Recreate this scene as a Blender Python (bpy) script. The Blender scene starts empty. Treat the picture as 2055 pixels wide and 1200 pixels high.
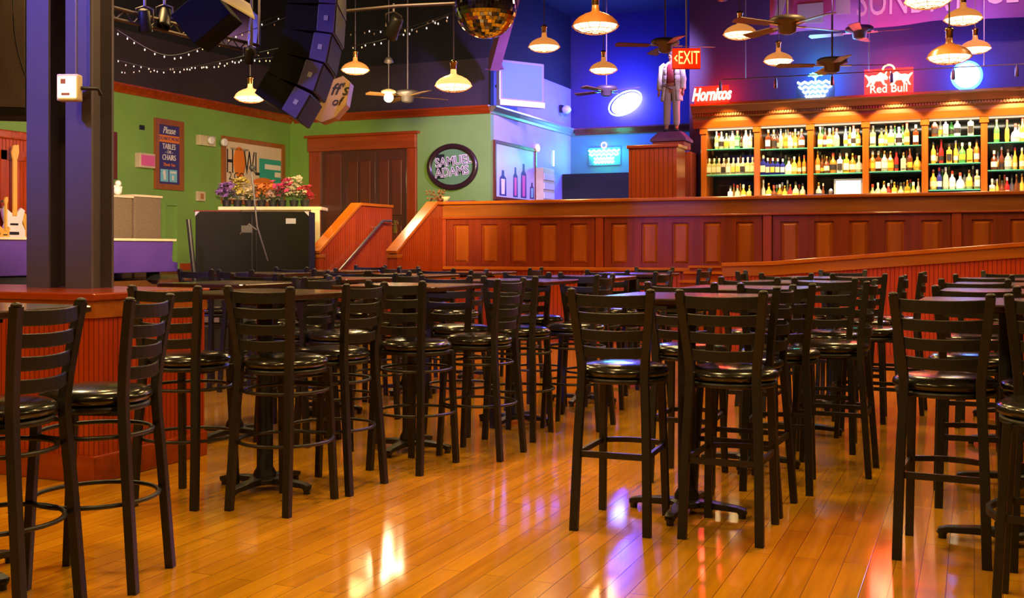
import bpy, math, random
from mathutils import Vector, Matrix
random.seed(7)
PI = math.pi
S = bpy.context.scene
COL = S.collection

# ------------------------------------------------------------------ camera
F, CX, HY, CZ = 2180.0, 1027.5, 500.0, 1.275      # focal length (px), image centre, horizon row, eye height
TH = math.radians(23.05)
cam_d = bpy.data.cameras.new('camera')
cam = bpy.data.objects.new('camera', cam_d)
COL.objects.link(cam)
cam.location = (0, 0, CZ)
cam.rotation_euler = (PI / 2, 0, TH)
cam_d.sensor_width = 36
cam_d.lens = F / 2055 * 36
cam_d.shift_y = -(600 - HY) / 2055
cam_d.clip_end = 200
S.camera = cam
ST, CT = math.sin(TH), math.cos(TH)

# ------------------------------------------------------------------ world, exposure
w = bpy.data.worlds.new('world')
S.world = w
w.use_nodes = True
w.node_tree.nodes['Background'].inputs[0].default_value = (0.10, 0.07, 0.09, 1)
w.node_tree.nodes['Background'].inputs[1].default_value = 0.12
S.view_settings.view_transform = 'Standard'
S.view_settings.look = 'None'
S.view_settings.exposure = 0.55
S.view_settings.gamma = 1.0
S.view_settings.use_curve_mapping = False


def ray(px):
    """horizontal room direction of a picture column, per metre of depth"""
    k = (px - CX) / F
    return -ST + CT * k, CT + ST * k


def PD(px, py, Y):
    a, b = ray(px)
    return Vector((a * Y, b * Y, CZ + (HY - py) / F * Y))


def PV(px, py, v):
    a, b = ray(px)
    return PD(px, py, v / b)


def PU(px, py, u):
    a, b = ray(px)
    return PD(px, py, u / a)


def light(kind, loc, power, color, size=0.1, target=None, angle=None, blend=0.5, name='lamp_light', parent=None):
    d = bpy.data.lights.new(name, kind)
    d.energy = power
    d.color = color
    if kind == 'AREA':
        d.size = size
    else:
        d.shadow_soft_size = size
    if kind == 'SPOT':
        d.spot_size = angle
        d.spot_blend = blend
    o = bpy.data.objects.new(name, d)
    COL.objects.link(o)
    o.location = loc
    if target is not None:
        o.rotation_euler = (Vector(target) - Vector(loc)).to_track_quat('-Z', 'Y').to_euler()
    if parent:
        o.parent = parent
    return o


WARM = (1.0, 0.60, 0.24)
# unseen coloured washes added to tint walls, floor and props: each stands inside a added_wash_light fixture built further down
WASHES = [  # loc, target, power, colour, angle
    ((-4.2, 14.8, 4.9), (-8.5, 20.6, 3.7), 2600, (0.34, 0.20, 1.0), 48),
    ((-3.4, 15.6, 4.9), (-8.5, 21.6, 2.7), 1300, (0.66, 0.46, 1.0), 50),
    ((-1.2, 9.6, 4.8), (-1.95, 5.15, 0.0), 1500, (0.50, 0.20, 1.0), 22),
    ((0.6, 10.2, 4.8), (-0.36, 4.8, 0.0), 620, (1.0, 0.06, 0.12), 11),
    ((-6.2, 2.2, 4.6), (-5.5, 5.1, 3.0), 900, (0.16, 0.14, 1.0), 46),
    ((-7.0, 6.6, 4.6), (-11.5, 11.0, 1.2), 700, (0.6, 0.16, 0.95), 60),
    ((-2.0, 13.2, 4.9), (1.2, 17.6, 4.3), 130, (0.45, 0.06, 0.9), 75),
    ((0.2, 13.4, 5.3), (0.6, 16.9, 4.9), 330, (1.0, 0.42, 0.62), 80),
    ((-0.5, 12.6, 4.9), (-5.0, 16.4, 3.6), 420, (1.0, 0.62, 0.80), 26),
]
for (loc, tg, pw, c, an) in WASHES:
    light('SPOT', loc, pw, c, 0.12, tg, math.radians(an), 0.7, 'added_wash_beam')


# ------------------------------------------------------------------ materials
def mat(name, color, rough=0.5, metal=0.0, emis=None, strength=0.0, coat=0.0, spec=0.5, trans=0.0, alpha=1.0):
    m = bpy.data.materials.new(name)
    m.use_nodes = True
    b = m.node_tree.nodes['Principled BSDF']
    b.inputs['Base Color'].default_value = (*color, 1)
    b.inputs['Roughness'].default_value = rough
    b.inputs['Metallic'].default_value = metal
    b.inputs['Coat Weight'].default_value = coat
    b.inputs['Coat Roughness'].default_value = 0.08
    b.inputs['Specular IOR Level'].default_value = spec
    b.inputs['Transmission Weight'].default_value = trans
    b.inputs['Alpha'].default_value = alpha
    if emis:
        b.inputs['Emission Color'].default_value = (*emis, 1)
        b.inputs['Emission Strength'].default_value = strength
    return m


def noisy(name, c0, c1, scale=(4, 4, 4), rough=0.6, detail=4, bump=0.0, coat=0.0, coords='Object', spec=0.5, rvar=0.0):
    """paint, plaster or wood: two tones mixed by a stretched noise"""
    m = mat(name, c0, rough, coat=coat, spec=spec)
    nt = m.node_tree
    N, L = nt.nodes, nt.links
    b = N['Principled BSDF']
    tc = N.new('ShaderNodeTexCoord')
    mp = N.new('ShaderNodeMapping')
    mp.inputs['Scale'].default_value = scale
    nz = N.new('ShaderNodeTexNoise')
    nz.inputs['Scale'].default_value = 1
    nz.inputs['Detail'].default_value = detail
    mx = N.new('ShaderNodeMix')
    mx.data_type = 'RGBA'
    rp = N.new('ShaderNodeMapRange')
    rp.inputs[1].default_value = 0.3
    rp.inputs[2].default_value = 0.7
    L.new(tc.outputs[coords], mp.inputs[0])
    L.new(mp.outputs[0], nz.inputs['Vector'])
    L.new(nz.outputs['Fac'], rp.inputs[0])
    L.new(rp.outputs[0], mx.inputs[0])
    mx.inputs[6].default_value = (*c0, 1)
    mx.inputs[7].default_value = (*c1, 1)
    L.new(mx.outputs[2], b.inputs['Base Color'])
    if bump:
        bp = N.new('ShaderNodeBump')
        bp.inputs['Strength'].default_value = bump
        bp.inputs['Distance'].default_value = 0.01
        L.new(nz.outputs['Fac'], bp.inputs['Height'])
        L.new(bp.outputs[0], b.inputs['Normal'])
    if rvar:
        r2 = N.new('ShaderNodeMapRange')
        r2.inputs[3].default_value = rough - rvar
        r2.inputs[4].default_value = rough + rvar
        L.new(nz.outputs['Fac'], r2.inputs[0])
        L.new(r2.outputs[0], b.inputs['Roughness'])
    return m


def floor_mat():
    m = mat('floor_planks', (0.5, 0.22, 0.03), 0.16, coat=0.7, spec=0.7)
    nt = m.node_tree
    N, L = nt.nodes, nt.links
    b = N['Principled BSDF']
    b.inputs['Coat Roughness'].default_value = 0.10
    tc = N.new('ShaderNodeTexCoord')
    mp = N.new('ShaderNodeMapping')
    mp.inputs['Rotation'].default_value = (0, 0, PI / 2)
    L.new(tc.outputs['Object'], mp.inputs[0])
    br = N.new('ShaderNodeTexBrick')
    br.offset = 0.37
    br.inputs['Scale'].default_value = 1
    br.inputs['Brick Width'].default_value = 1.15
    br.inputs['Row Height'].default_value = 0.098
    br.inputs['Mortar Size'].default_value = 0.0016
    br.inputs['Mortar Smooth'].default_value = 0.3
    br.inputs['Bias'].default_value = 0.0
    br.inputs['Color1'].default_value = (0.74, 0.350, 0.010, 1)
    br.inputs['Color2'].default_value = (0.58, 0.250, 0.006, 1)
    br.inputs['Mortar'].default_value = (0.22, 0.07, 0.01, 1)
    L.new(mp.outputs[0], br.inputs['Vector'])
    m2 = N.new('ShaderNodeMapping')
    m2.inputs['Scale'].default_value = (28, 1.6, 1)
    L.new(tc.outputs['Object'], m2.inputs[0])
    nz = N.new('ShaderNodeTexNoise')
    nz.inputs['Scale'].default_value = 1
    nz.inputs['Detail'].default_value = 6
    L.new(m2.outputs[0], nz.inputs['Vector'])
    n3 = N.new('ShaderNodeTexNoise')
    n3.inputs['Scale'].default_value = 1.3
    n3.inputs['Detail'].default_value = 3
    L.new(tc.outputs['Object'], n3.inputs['Vector'])
    hs = N.new('ShaderNodeHueSaturation')
    r1 = N.new('ShaderNodeMapRange')
    r1.inputs[3].default_value = 0.62
    r1.inputs[4].default_value = 1.38
    L.new(nz.outputs['Fac'], r1.inputs[0])
    L.new(br.outputs['Color'], hs.inputs['Color'])
    L.new(r1.outputs[0], hs.inputs['Value'])
    L.new(hs.outputs[0], b.inputs['Base Color'])
    r2 = N.new('ShaderNodeMapRange')
    r2.inputs[3].default_value = 0.08
    r2.inputs[4].default_value = 0.16
    L.new(n3.outputs['Fac'], r2.inputs[0])
    L.new(r2.outputs[0], b.inputs['Roughness'])
    bp = N.new('ShaderNodeBump')
    bp.inputs['Strength'].default_value = 0.16
    bp.inputs['Distance'].default_value = 0.004
    ad = N.new('ShaderNodeMath')
    ad.operation = 'MULTIPLY_ADD'
    ad.inputs[1].default_value = 0.35
    iv = N.new('ShaderNodeMath')
    iv.operation = 'SUBTRACT'
    iv.inputs[0].default_value = 1.0
    L.new(br.outputs['Fac'], iv.inputs[1])
    L.new(n3.outputs['Fac'], ad.inputs[0])
    L.new(iv.outputs[0], ad.inputs[2])
    L.new(ad.outputs[0], bp.inputs['Height'])
    L.new(bp.outputs[0], b.inputs['Normal'])
    return m


def bead_mat(name, c0, c1, axis=0, pitch=0.06):
    """varnished tongue and groove boards: thin dark grooves repeated along one axis"""
    m = noisy(name, c0, c1, (9, 9, 1.0), 0.32, 5, coat=0.3)
    nt = m.node_tree
    N, L = nt.nodes, nt.links
    b = N['Principled BSDF']
    tc = N.new('ShaderNodeTexCoord')
    sp = N.new('ShaderNodeSeparateXYZ')
    L.new(tc.outputs['Object'], sp.inputs[0])
    dv = N.new('ShaderNodeMath')
    dv.operation = 'DIVIDE'
    dv.inputs[1].default_value = pitch
    if axis == 2:
        ad = N.new('ShaderNodeMath')
        L.new(sp.outputs[0], ad.inputs[0])
        L.new(sp.outputs[1], ad.inputs[1])
        L.new(ad.outputs[0], dv.inputs[0])
    else:
        L.new(sp.outputs[axis], dv.inputs[0])
    fr = N.new('ShaderNodeMath')
    fr.operation = 'FRACT'
    L.new(dv.outputs[0], fr.inputs[0])
    pg = N.new('ShaderNodeMath')
    pg.operation = 'PINGPONG'
    pg.inputs[1].default_value = 0.5
    L.new(fr.outputs[0], pg.inputs[0])
    mr = N.new('ShaderNodeMapRange')
    mr.inputs[1].default_value = 0.0
    mr.inputs[2].default_value = 0.12
    mr.inputs[3].default_value = 0.25
    mr.inputs[4].default_value = 1.0
    L.new(pg.outputs[0], mr.inputs[0])
    old = b.inputs['Base Color'].links[0].from_socket
    hs = N.new('ShaderNodeHueSaturation')
    L.new(old, hs.inputs['Color'])
    L.new(mr.outputs[0], hs.inputs['Value'])
    L.new(hs.outputs[0], b.inputs['Base Color'])
    bp = N.new('ShaderNodeBump')
    bp.inputs['Strength'].default_value = 0.6
    bp.inputs['Distance'].default_value = 0.006
    L.new(mr.outputs[0], bp.inputs['Height'])
    L.new(bp.outputs[0], b.inputs['Normal'])
    return m


def emit(name, color, strength):
    return mat(name, (0.02, 0.02, 0.02), 0.4, emis=color, strength=strength)


MT = {
    'floor': floor_mat(),
    'deck': noisy('platform_boards', (0.20, 0.07, 0.02), (0.12, 0.04, 0.012), (6, 1, 1), 0.4),
    'green': noisy('green_paint', (0.20, 0.37, 0.065), (0.17, 0.32, 0.055), (1.2, 1.2, 1.2), 0.6),
    'dusk': noisy('dark_upper_paint', (0.040, 0.024, 0.030), (0.030, 0.018, 0.024), (1, 1, 1), 0.7),
    'lilac': noisy('violet_lit_pale_paint', (0.42, 0.38, 0.66), (0.36, 0.33, 0.60), (1, 1, 1), 0.6),  # blue-purple light over pale paint, partly put into this colour
    'lilac_up': noisy('violet_lit_upper_paint', (0.38, 0.30, 0.74), (0.33, 0.26, 0.66), (1, 1, 1), 0.6),  # violet light on the upper wall, partly put into this colour
    'teal': noisy('teal_paint', (0.06, 0.22, 0.20), (0.05, 0.19, 0.17), (1, 1, 1), 0.6),
    'navy': noisy('navy_paint', (0.035, 0.022, 0.09), (0.028, 0.018, 0.075), (1, 1, 1), 0.65),
    'black_ceiling': noisy('black_ceiling_paint', (0.006, 0.005, 0.009), (0.010, 0.008, 0.014), (2, 2, 2), 0.9),
    'red_wood': noisy('red_stained_wood', (0.36, 0.048, 0.004), (0.22, 0.026, 0.003), (14, 14, 1.2), 0.34, 6, coat=0.15),
    'red_wood_h': noisy('red_stained_rail_wood', (0.38, 0.055, 0.005), (0.24, 0.030, 0.003), (1.2, 14, 14), 0.26, 6, coat=0.4),
    'frame_wood': noisy('dark_cherry_frame_wood', (0.24, 0.030, 0.003), (0.15, 0.017, 0.002), (14, 14, 1.2), 0.34, 6, coat=0.2),
    'cornice_wood': noisy('carved_amber_wood', (0.30, 0.085, 0.006), (0.21, 0.052, 0.004), (1.5, 16, 16), 0.35, 6, coat=0.2),
    'panel_wood': noisy('amber_panel_wood', (0.40, 0.092, 0.005), (0.27, 0.052, 0.003), (12, 12, 1.1), 0.30, 6, coat=0.35),
    'dark_wood': noisy('dark_red_wood', (0.15, 0.024, 0.008), (0.09, 0.015, 0.006), (12, 12, 1), 0.35, 6, coat=0.3),
    'oak': noisy('orange_oak', (0.40, 0.115, 0.008), (0.28, 0.070, 0.005), (1.5, 16, 16), 0.3, 6, coat=0.35),
    'oak_v': noisy('orange_oak_upright', (0.34, 0.095, 0.007), (0.24, 0.060, 0.004), (16, 16, 1.5), 0.3, 6, coat=0.35),
    'door_wood': noisy('brown_door_wood', (0.10, 0.022, 0.010), (0.06, 0.014, 0.008), (12, 12, 1), 0.35, 6, coat=0.3),
    'bead_u': bead_mat('beadboard_across', (0.42, 0.048, 0.004), (0.30, 0.030, 0.003), 0),
    'bead_v': bead_mat('beadboard_along', (0.42, 0.052, 0.004), (0.30, 0.034, 0.003), 1),
    'bead_fine': bead_mat('beadboard_fine', (0.46, 0.048, 0.004), (0.34, 0.030, 0.003), 0, 0.045),
    'cap_wood': noisy('varnished_cap_wood', (0.50, 0.125, 0.008), (0.38, 0.085, 0.006), (4, 4, 4), 0.22, 5, coat=0.5),
    'iron': noisy('black_powder_coat', (0.011, 0.010, 0.008), (0.016, 0.014, 0.011), (30, 30, 30), 0.42, 2, spec=0.5),
    'vinyl': noisy('black_vinyl', (0.012, 0.010, 0.007), (0.018, 0.015, 0.010), (16, 16, 16), 0.20, 2, bump=0.05, coat=0.3),
    'tabletop': noisy('dark_laminate', (0.055, 0.022, 0.010), (0.035, 0.014, 0.007), (3, 20, 3), 0.22, 5, coat=0.3),
    'steel_paint': noisy('grey_violet_steel_paint', (0.100, 0.084, 0.105), (0.084, 0.070, 0.090), (3, 3, 3), 0.5),
    'black_plastic': mat('black_plastic', (0.012, 0.012, 0.013), 0.45),
    'deep_black': mat('deep_black_paint', (0.004, 0.004, 0.004), 0.8, spec=0.2),
    'black_cloth': noisy('black_cloth', (0.010, 0.010, 0.010), (0.016, 0.015, 0.014), (60, 60, 60), 0.85),
    'grille': noisy('grey_grille_cloth', (0.16, 0.12, 0.11), (0.10, 0.075, 0.07), (90, 90, 90), 0.8),
    'tan': noisy('tan_carpet_cover', (0.17, 0.12, 0.06), (0.12, 0.085, 0.045), (40, 40, 40), 0.85),
    'purple': noisy('purple_lacquer', (0.085, 0.040, 0.24), (0.07, 0.032, 0.20), (3, 3, 3), 0.4),
    'cream': noisy('cream_paint', (0.62, 0.52, 0.30), (0.52, 0.42, 0.24), (6, 6, 6), 0.5),
    'white': mat('white_plastic', (0.72, 0.70, 0.66), 0.35),
    'grey': mat('grey_plastic', (0.30, 0.30, 0.34), 0.4),
    'silver': mat('silver_plastic', (0.42, 0.40, 0.48), 0.3, 0.4),
    'chrome': mat('chrome', (0.75, 0.72, 0.66), 0.16, 1.0),
    'handrail': mat('brushed_metal', (0.34, 0.30, 0.30), 0.32, 0.9),
    'brass': mat('brass', (0.70, 0.42, 0.12), 0.25, 1.0),
    'copper': noisy('copper_enamel', (0.46, 0.17, 0.040), (0.36, 0.12, 0.028), (8, 8, 8), 0.34, 3, coat=0.4),
    'rod': mat('dull_metal_rod', (0.16, 0.13, 0.13), 0.5, 0.6),
    'mirror': mat('mirror_tile', (0.86, 0.82, 0.74), 0.06, 1.0),
    'dark_mirror': mat('smoked_mirror', (0.012, 0.014, 0.016), 0.10, 0.0),
    'sign_mirror': mat('green_tinted_mirror', (0.16, 0.36, 0.12), 0.22, 0.25),
    'glass_shelf': mat('green_glass_shelf', (0.12, 0.62, 0.46), 0.12, 0.0, emis=None, coat=0.5, trans=0.35),
    'ink': mat('black_ink', (0.015, 0.012, 0.014), 0.6),
    'paper': noisy('cream_poster_paper', (0.70, 0.56, 0.36), (0.64, 0.50, 0.32), (3, 3, 3), 0.6),
    'navy_ink': mat('navy_ink', (0.045, 0.035, 0.16), 0.5),
    'orange_ink': mat('orange_ink', (0.75, 0.20, 0.02), 0.5),
    'teal_ink': mat('teal_ink', (0.03, 0.36, 0.26), 0.5),
    'sky_ink': mat('sky_ink', (0.20, 0.55, 0.62), 0.5),
    'pale_ink': mat('pale_ink', (0.80, 0.74, 0.60), 0.5),
    'pink_ink': mat('pink_ink', (0.70, 0.12, 0.30), 0.5),
    'red_ink': mat('red_ink', (0.60, 0.05, 0.03), 0.5),
    'yellow_ink': mat('yellow_lacquer', (0.72, 0.40, 0.05), 0.3, coat=0.5),
    'banner': noisy('mauve_banner_cloth', (0.34, 0.10, 0.26), (0.26, 0.08, 0.24), (0.8, 0.8, 2.5), 0.7),
    'banner_letter': mat('banner_lettering', (0.80, 0.62, 0.66), 0.6),
    'skin': mat('painted_skin', (0.32, 0.12, 0.07), 0.5),
    'coat_cloth': noisy('white_jacket', (0.62, 0.58, 0.62), (0.54, 0.50, 0.54), (8, 8, 8), 0.6),
    'trouser_cloth': noisy('grey_trousers', (0.36, 0.30, 0.28), (0.30, 0.25, 0.24), (8, 8, 8), 0.7),
    'shirt': mat('dark_red_shirt', (0.22, 0.02, 0.03), 0.6),
    'plum': noisy('plum_velvet', (0.10, 0.03, 0.16), (0.08, 0.02, 0.12), (6, 6, 6), 0.7),
    'leaf': noisy('dark_leaves', (0.05, 0.09, 0.03), (0.03, 0.05, 0.02), (20, 20, 20), 0.6),
    'straw': noisy('dry_stems', (0.20, 0.09, 0.03), (0.12, 0.05, 0.02), (20, 20, 20), 0.7),
    'bulb': emit('lit_bulb', (1.0, 0.72, 0.36), 16.0),
    'bulb_guard': emit('glowing_diffuser', (1.0, 0.64, 0.28), 4.0),
    'shade_glow': mat('lit_shade', (0.50, 0.17, 0.04), 0.4, emis=(1.0, 0.36, 0.08), strength=0.42, coat=0.3),
    'shade_cream': mat('lit_cream_shade', (0.75, 0.52, 0.28), 0.4, emis=(1.0, 0.48, 0.15), strength=0.9, coat=0.3),
    'tiny_bulb': emit('tiny_string_bulb', (1.0, 0.85, 0.75), 0.7),
    'tiny_off': mat('tiny_clear_bulb', (0.55, 0.50, 0.45), 0.15),
    'neon_red': emit('neon_red', (1.0, 0.06, 0.02), 9.0),
    'neon_hot': emit('neon_red_white', (1.0, 0.14, 0.09), 16.0),
    'neon_blue': emit('neon_blue', (0.08, 0.15, 1.0), 30.0),
    'neon_white': emit('neon_blue_white', (0.22, 0.36, 1.0), 45.0),
    'neon_teal': emit('neon_teal', (0.12, 1.0, 0.80), 22.0),
    'neon_green': emit('neon_green', (0.05, 1.0, 0.20), 22.0),
    'neon_yellow': emit('neon_yellow', (1.0, 0.60, 0.12), 6.0),
    'neon_pink': emit('neon_pink', (1.0, 0.20, 0.40), 6.0),
    'exit_red': emit('exit_red_face', (1.0, 0.015, 0.0), 0.8),
    'exit_letter': emit('exit_letters', (1.0, 0.50, 0.12), 2.0),
    'tv_screen': mat('grey_blue_screen', (0.10, 0.13, 0.20), 0.10, emis=(0.22, 0.36, 0.75), strength=0.35, coat=0.6),
    'white_screen': emit('white_lit_screen', (1.0, 0.92, 0.88), 1.5),
    'strip': emit('shelf_light_strip', (1.0, 0.80, 0.50), 0.7),
    'work_lamp': emit('work_lamp_face', (1.0, 0.74, 0.34), 3.2),
    'lens_blue': emit('blue_lens', (0.35, 0.45, 1.0), 30.0),
    'lens_violet': emit('violet_lens', (0.55, 0.18, 1.0), 26.0),
    'lens_red': emit('red_lens', (1.0, 0.05, 0.03), 22.0),
    'lens_green': emit('green_lens', (0.1, 1.0, 0.1), 14.0),
}


# ------------------------------------------------------------------ mesh building
class MB:
    def __init__(s):
        s.v, s.f, s.sm = [], [], []

    def add(s, vs, fs, smooth=False, M=None):
        n = len(s.v)
        s.v += [tuple(M @ Vector(p)) if M else tuple(p) for p in vs]
        s.f += [tuple(i + n for i in q) for q in fs]
        s.sm += [smooth] * len(fs)
        return s

    def box(s, x0, x1, y0, y1, z0, z1, M=None):
        return s.add([(x, y, z) for z in (z0, z1) for y in (y0, y1) for x in (x0, x1)],
                     [(0, 2, 3, 1), (4, 5, 7, 6), (0, 1, 5, 4), (2, 6, 7, 3), (0, 4, 6, 2), (1, 3, 7, 5)], False, M)

    def ring_surface(s, rings, closed_ends=True, smooth=True, loop=False, M=None):
        k = len(rings[0])
        vs = [p for r in rings for p in r]
        fs = []
        R = len(rings)
        for i in range(R if loop else R - 1):
            a, b = i * k, ((i + 1) % R) * k
            for j in range(k):
                j2 = (j + 1) % k
                fs.append((a + j, a + j2, b + j2, b + j))
        s.add(vs, fs, smooth, M)
        if closed_ends and not loop:
            s.add(rings[0], [tuple(range(k))[::-1]], False, M)
            s.add(rings[-1], [tuple(range(k))], False, M)
        return s

    def sweep(s, pts, sx, sy=None, n=8, up=(0, 0, 1), loop=False, smooth=True, M=None, square=False):
        """sweep a round or rectangular section along points; sx, sy may be per-point lists"""
        pts = [Vector(p) for p in pts]
        N = len(pts)
        rings = []
        for i, p in enumerate(pts):
            if loop:
                t = pts[(i + 1) % N] - pts[i - 1]
            else:
                t = pts[min(i + 1, N - 1)] - pts[max(i - 1, 0)]
            t.normalize()
            a = Vector(up).cross(t)
            if a.length < 1e-4:
                a = Vector((1, 0, 0)).cross(t)
                if a.length < 1e-4:
                    a = Vector((0, 1, 0)).cross(t)
            a.normalize()
            b = t.cross(a)
            rx = sx[i] if isinstance(sx, (list, tuple)) else sx
            ry = rx if sy is None else (sy[i] if isinstance(sy, (list, tuple)) else sy)
            if square:
                r = [p + a * rx * c + b * ry * d for c, d in ((-1, -1), (1, -1), (1, 1), (-1, 1))]
            else:
                r = [p + a * rx * math.cos(2 * PI * k / n) + b * ry * math.sin(2 * PI * k / n) for k in range(n)]
            rings.append(r)
        return s.ring_surface(rings, True, smooth and not square, loop, M)

    def lathe(s, prof, n=20, M=None, smooth=True):
        rings = [[(r * math.cos(2 * PI * k / n), r * math.sin(2 * PI * k / n), z) for k in range(n)] for r, z in prof]
        return s.ring_surface(rings, True, smooth, False, M)

    def prism(s, poly, d0, d1, M=None, smooth=False):
        """poly in local x,z ; extruded along y from d0 to d1"""
        n = len(poly)
        vs = [(x, d0, z) for x, z in poly] + [(x, d1, z) for x, z in poly]
        fs = [tuple(range(n)), tuple(range(2 * n - 1, n - 1, -1))]
        fs += [(i, i + n, (i + 1) % n + n, (i + 1) % n) for i in range(n)]
        return s.add(vs, fs, False, M)

    def sphere(s, c, r, n=12, m=8, M=None, sq=(1, 1, 1), smooth=True):
        rings = []
        for i in range(m + 1):
            a = PI * i / m
            rr = max(math.sin(a), 0.01)
            rings.append([(c[0] + r * sq[0] * rr * math.cos(2 * PI * k / n), c[1] + r * sq[1] * rr * math.sin(2 * PI * k / n),
                           c[2] - r * sq[2] * math.cos(a)) for k in range(n)])
        return s.ring_surface(rings, True, smooth, False, M)

    def mesh(s, name, m):
        me = bpy.data.meshes.new(name)
        me.from_pydata(s.v, [], s.f)
        me.polygons.foreach_set('use_smooth', s.sm)
        me.materials.append(MT[m] if isinstance(m, str) else m)
        me.update()
        return me

    def build(s, name, m, parent=None, loc=None, rot=None, bevel=0.0, label=None):
        o = bpy.data.objects.new(name, s.mesh(name, m))
        COL.objects.link(o)
        if parent is not None:
            o.parent = parent
        if loc is not None:
            o.location = loc
        if rot is not None:
            o.rotation_euler = rot
        if bevel:
            bm = o.modifiers.new('bevel', 'BEVEL')
            bm.width = bevel
            bm.segments = 2
            bm.limit_method = 'ANGLE'
        if label:
            o['label'] = label
        return o


def tag(o, label, cat, group=None, kind=None):
    o['label'] = label
    o['category'] = cat
    if group:
        o['group'] = group
    if kind:
        o['kind'] = kind
    return o


def thing(name, label, cat, loc=(0, 0, 0), rz=0.0, group=None, kind=None):
    o = bpy.data.objects.new(name, None)
    COL.objects.link(o)
    o.empty_display_size = 0.1
    o.location = loc
    o.rotation_euler = (0, 0, rz)
    return tag(o, label, cat, group, kind)


def struct(name, mb, m, parent=None, bevel=0.0):
    o = mb.build(name, m, parent, bevel=bevel)
    if parent is None:
        o['kind'] = 'structure'
    return o


KIDS = {}


def kids(o):
    return [c for c in bpy.data.objects if c.parent == o]


def dup(root, loc, rz, label=None, group=None, scale=None):
    if root.name not in KIDS:
        KIDS[root.name] = [(c, kids(c)) for c in kids(root)]
    r = root.copy()
    COL.objects.link(r)
    r.location = loc
    r.rotation_euler = (0, 0, rz)
    if scale:
        r.scale = scale
    if label:
        r['label'] = label
    if group:
        r['group'] = group
    for c, gs in KIDS[root.name]:
        cc = c.copy()
        COL.objects.link(cc)
        cc.parent = r
        for g in gs:
            gg = g.copy()
            COL.objects.link(gg)
            gg.parent = cc
    return r


def text(body, size, name, m, parent, loc, rot=(PI / 2, 0, 0), depth=0.003, tube=0.0, fat=0.0, align='CENTER', sx=1.0, shear=0.0, label=None):
    cu = bpy.data.curves.new(name, 'FONT')
    cu.body = body
    cu.size = size
    cu.align_x = align
    cu.align_y = 'CENTER'
    cu.shear = shear
    cu.resolution_u = 3
    cu.offset = fat
    if tube:
        cu.fill_mode = 'NONE'
        cu.bevel_depth = tube
        cu.bevel_resolution = 1
    else:
        cu.extrude = depth
    tmp = bpy.data.objects.new(name + '_curve', cu)
    me = bpy.data.meshes.new_from_object(tmp)
    bpy.data.objects.remove(tmp)
    me.name = name
    me.materials.clear()
    me.materials.append(MT[m])
    o = bpy.data.objects.new(name, me)
    COL.objects.link(o)
    o.parent = parent
    o.location = loc
    o.rotation_euler = rot
    o.scale = (sx, 1, 1)
    if label:
        o['label'] = label
    return o


# ================================================================== SETTING
P0 = 0.90          # raised platform level
VR, VW2, UW1, UP, VW3, VB = 14.0, 19.0, -13.1, -8.53, 23.5, 17.75
ZC = 3.94          # crown moulding height
ZW = 4.95          # top of the painted walls
ZT = 6.6           # black ceiling

struct('floor', MB().box(-14, 6, -4, 24, -0.12, 0.0), 'floor')
struct('ceiling', MB().box(-14, 6, -4, 24, ZT, ZT + 0.1), 'black_ceiling')
plat = MB()
plat.box(-8.3, 6, VR + 0.12, 23.6, 0.01, P0)
struct('platform', plat, 'deck')
plat = MB()
plat.box(-13.1, -8.42, 14.6, 19, 0.01, P0)
plat.box(-13.1, -10.2, 7.0, 14.6, 0.01, 0.86)
struct('platform_left', plat, 'deck')

# left wall, lower green, upper dark
struct('wall_left', MB().box(UW1 - 0.15, UW1, -4, VW2, 0, ZC), 'green')
struct('wall_left_upper', MB().box(UW1 - 0.15, UW1, -4, VW2, ZC + 0.001, ZW), 'dusk')
struct('wall_left_top', MB().box(UW1 - 0.15, UW1, -4, VW2, ZW + 0.001, ZT), 'black_ceiling')
struct('wall_back', MB().box(UW1 - 0.15, UP, VW2, VW2 + 0.15, 0, ZC), 'green')
struct('wall_back_upper', MB().box(UW1 - 0.15, UP, VW2, VW2 + 0.15, ZC + 0.001, ZW), 'dusk')
struct('wall_back_top', MB().box(UW1 - 0.15, UP, VW2, VW2 + 0.15, ZW + 0.001, ZT), 'black_ceiling')
struct('wall_passage', MB().box(UP - 0.12, UP, VW2 + 0.151, VW3, 0, ZC), 'lilac')
struct('wall_passage_upper', MB().box(UP - 0.12, UP, VW2 + 0.151, VW3, ZC + 0.001, ZW), 'lilac_up')
struct('wall_passage_top', MB().box(UP - 0.12, UP, VW2 + 0.151, VW3, ZW + 0.001, ZT), 'black_ceiling')
struct('wall_far', MB().box(UP - 0.12, -3.2, VW3, VW3 + 0.15, 0, ZC), 'teal')
struct('wall_far_upper', MB().box(UP - 0.12, -3.2, VW3, VW3 + 0.15, ZC + 0.001, ZT), 'navy')
struct('wall_bar', MB().box(-4.35, 6, VB, VB + 0.12, 0, ZT), 'navy')
struct('wall_right', MB().box(6, 6.15, -4, 24, 0, ZT), 'dusk')
struct('wall_near', MB().box(-14, 6, -4.15, -4, 0, ZT), 'dusk')

cr = MB()
prof = [(0, 0), (0.03, 0.0), (0.05, 0.04), (0.10, 0.10), (0.12, 0.12), (0.12, 0.15), (0, 0.15)]
z0 = ZC - 0.06


def crown(name, a, b, m, flip=False):
    """moulding with a stepped profile, standing off a wall between two plan points"""
    a, b = Vector((*a, 0)), Vector((*b, 0))
    d = (b - a).normalized()
    n = Vector((d.y, -d.x, 0)) * (-1 if flip else 1)
    r0 = [a + n * x + Vector((0, 0, z0 + z)) for x, z in prof]
    r1 = [b + n * x + Vector((0, 0, z0 + z)) for x, z in prof]
    struct(name, MB().ring_surface([r0, r1], True, False), m)


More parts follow.
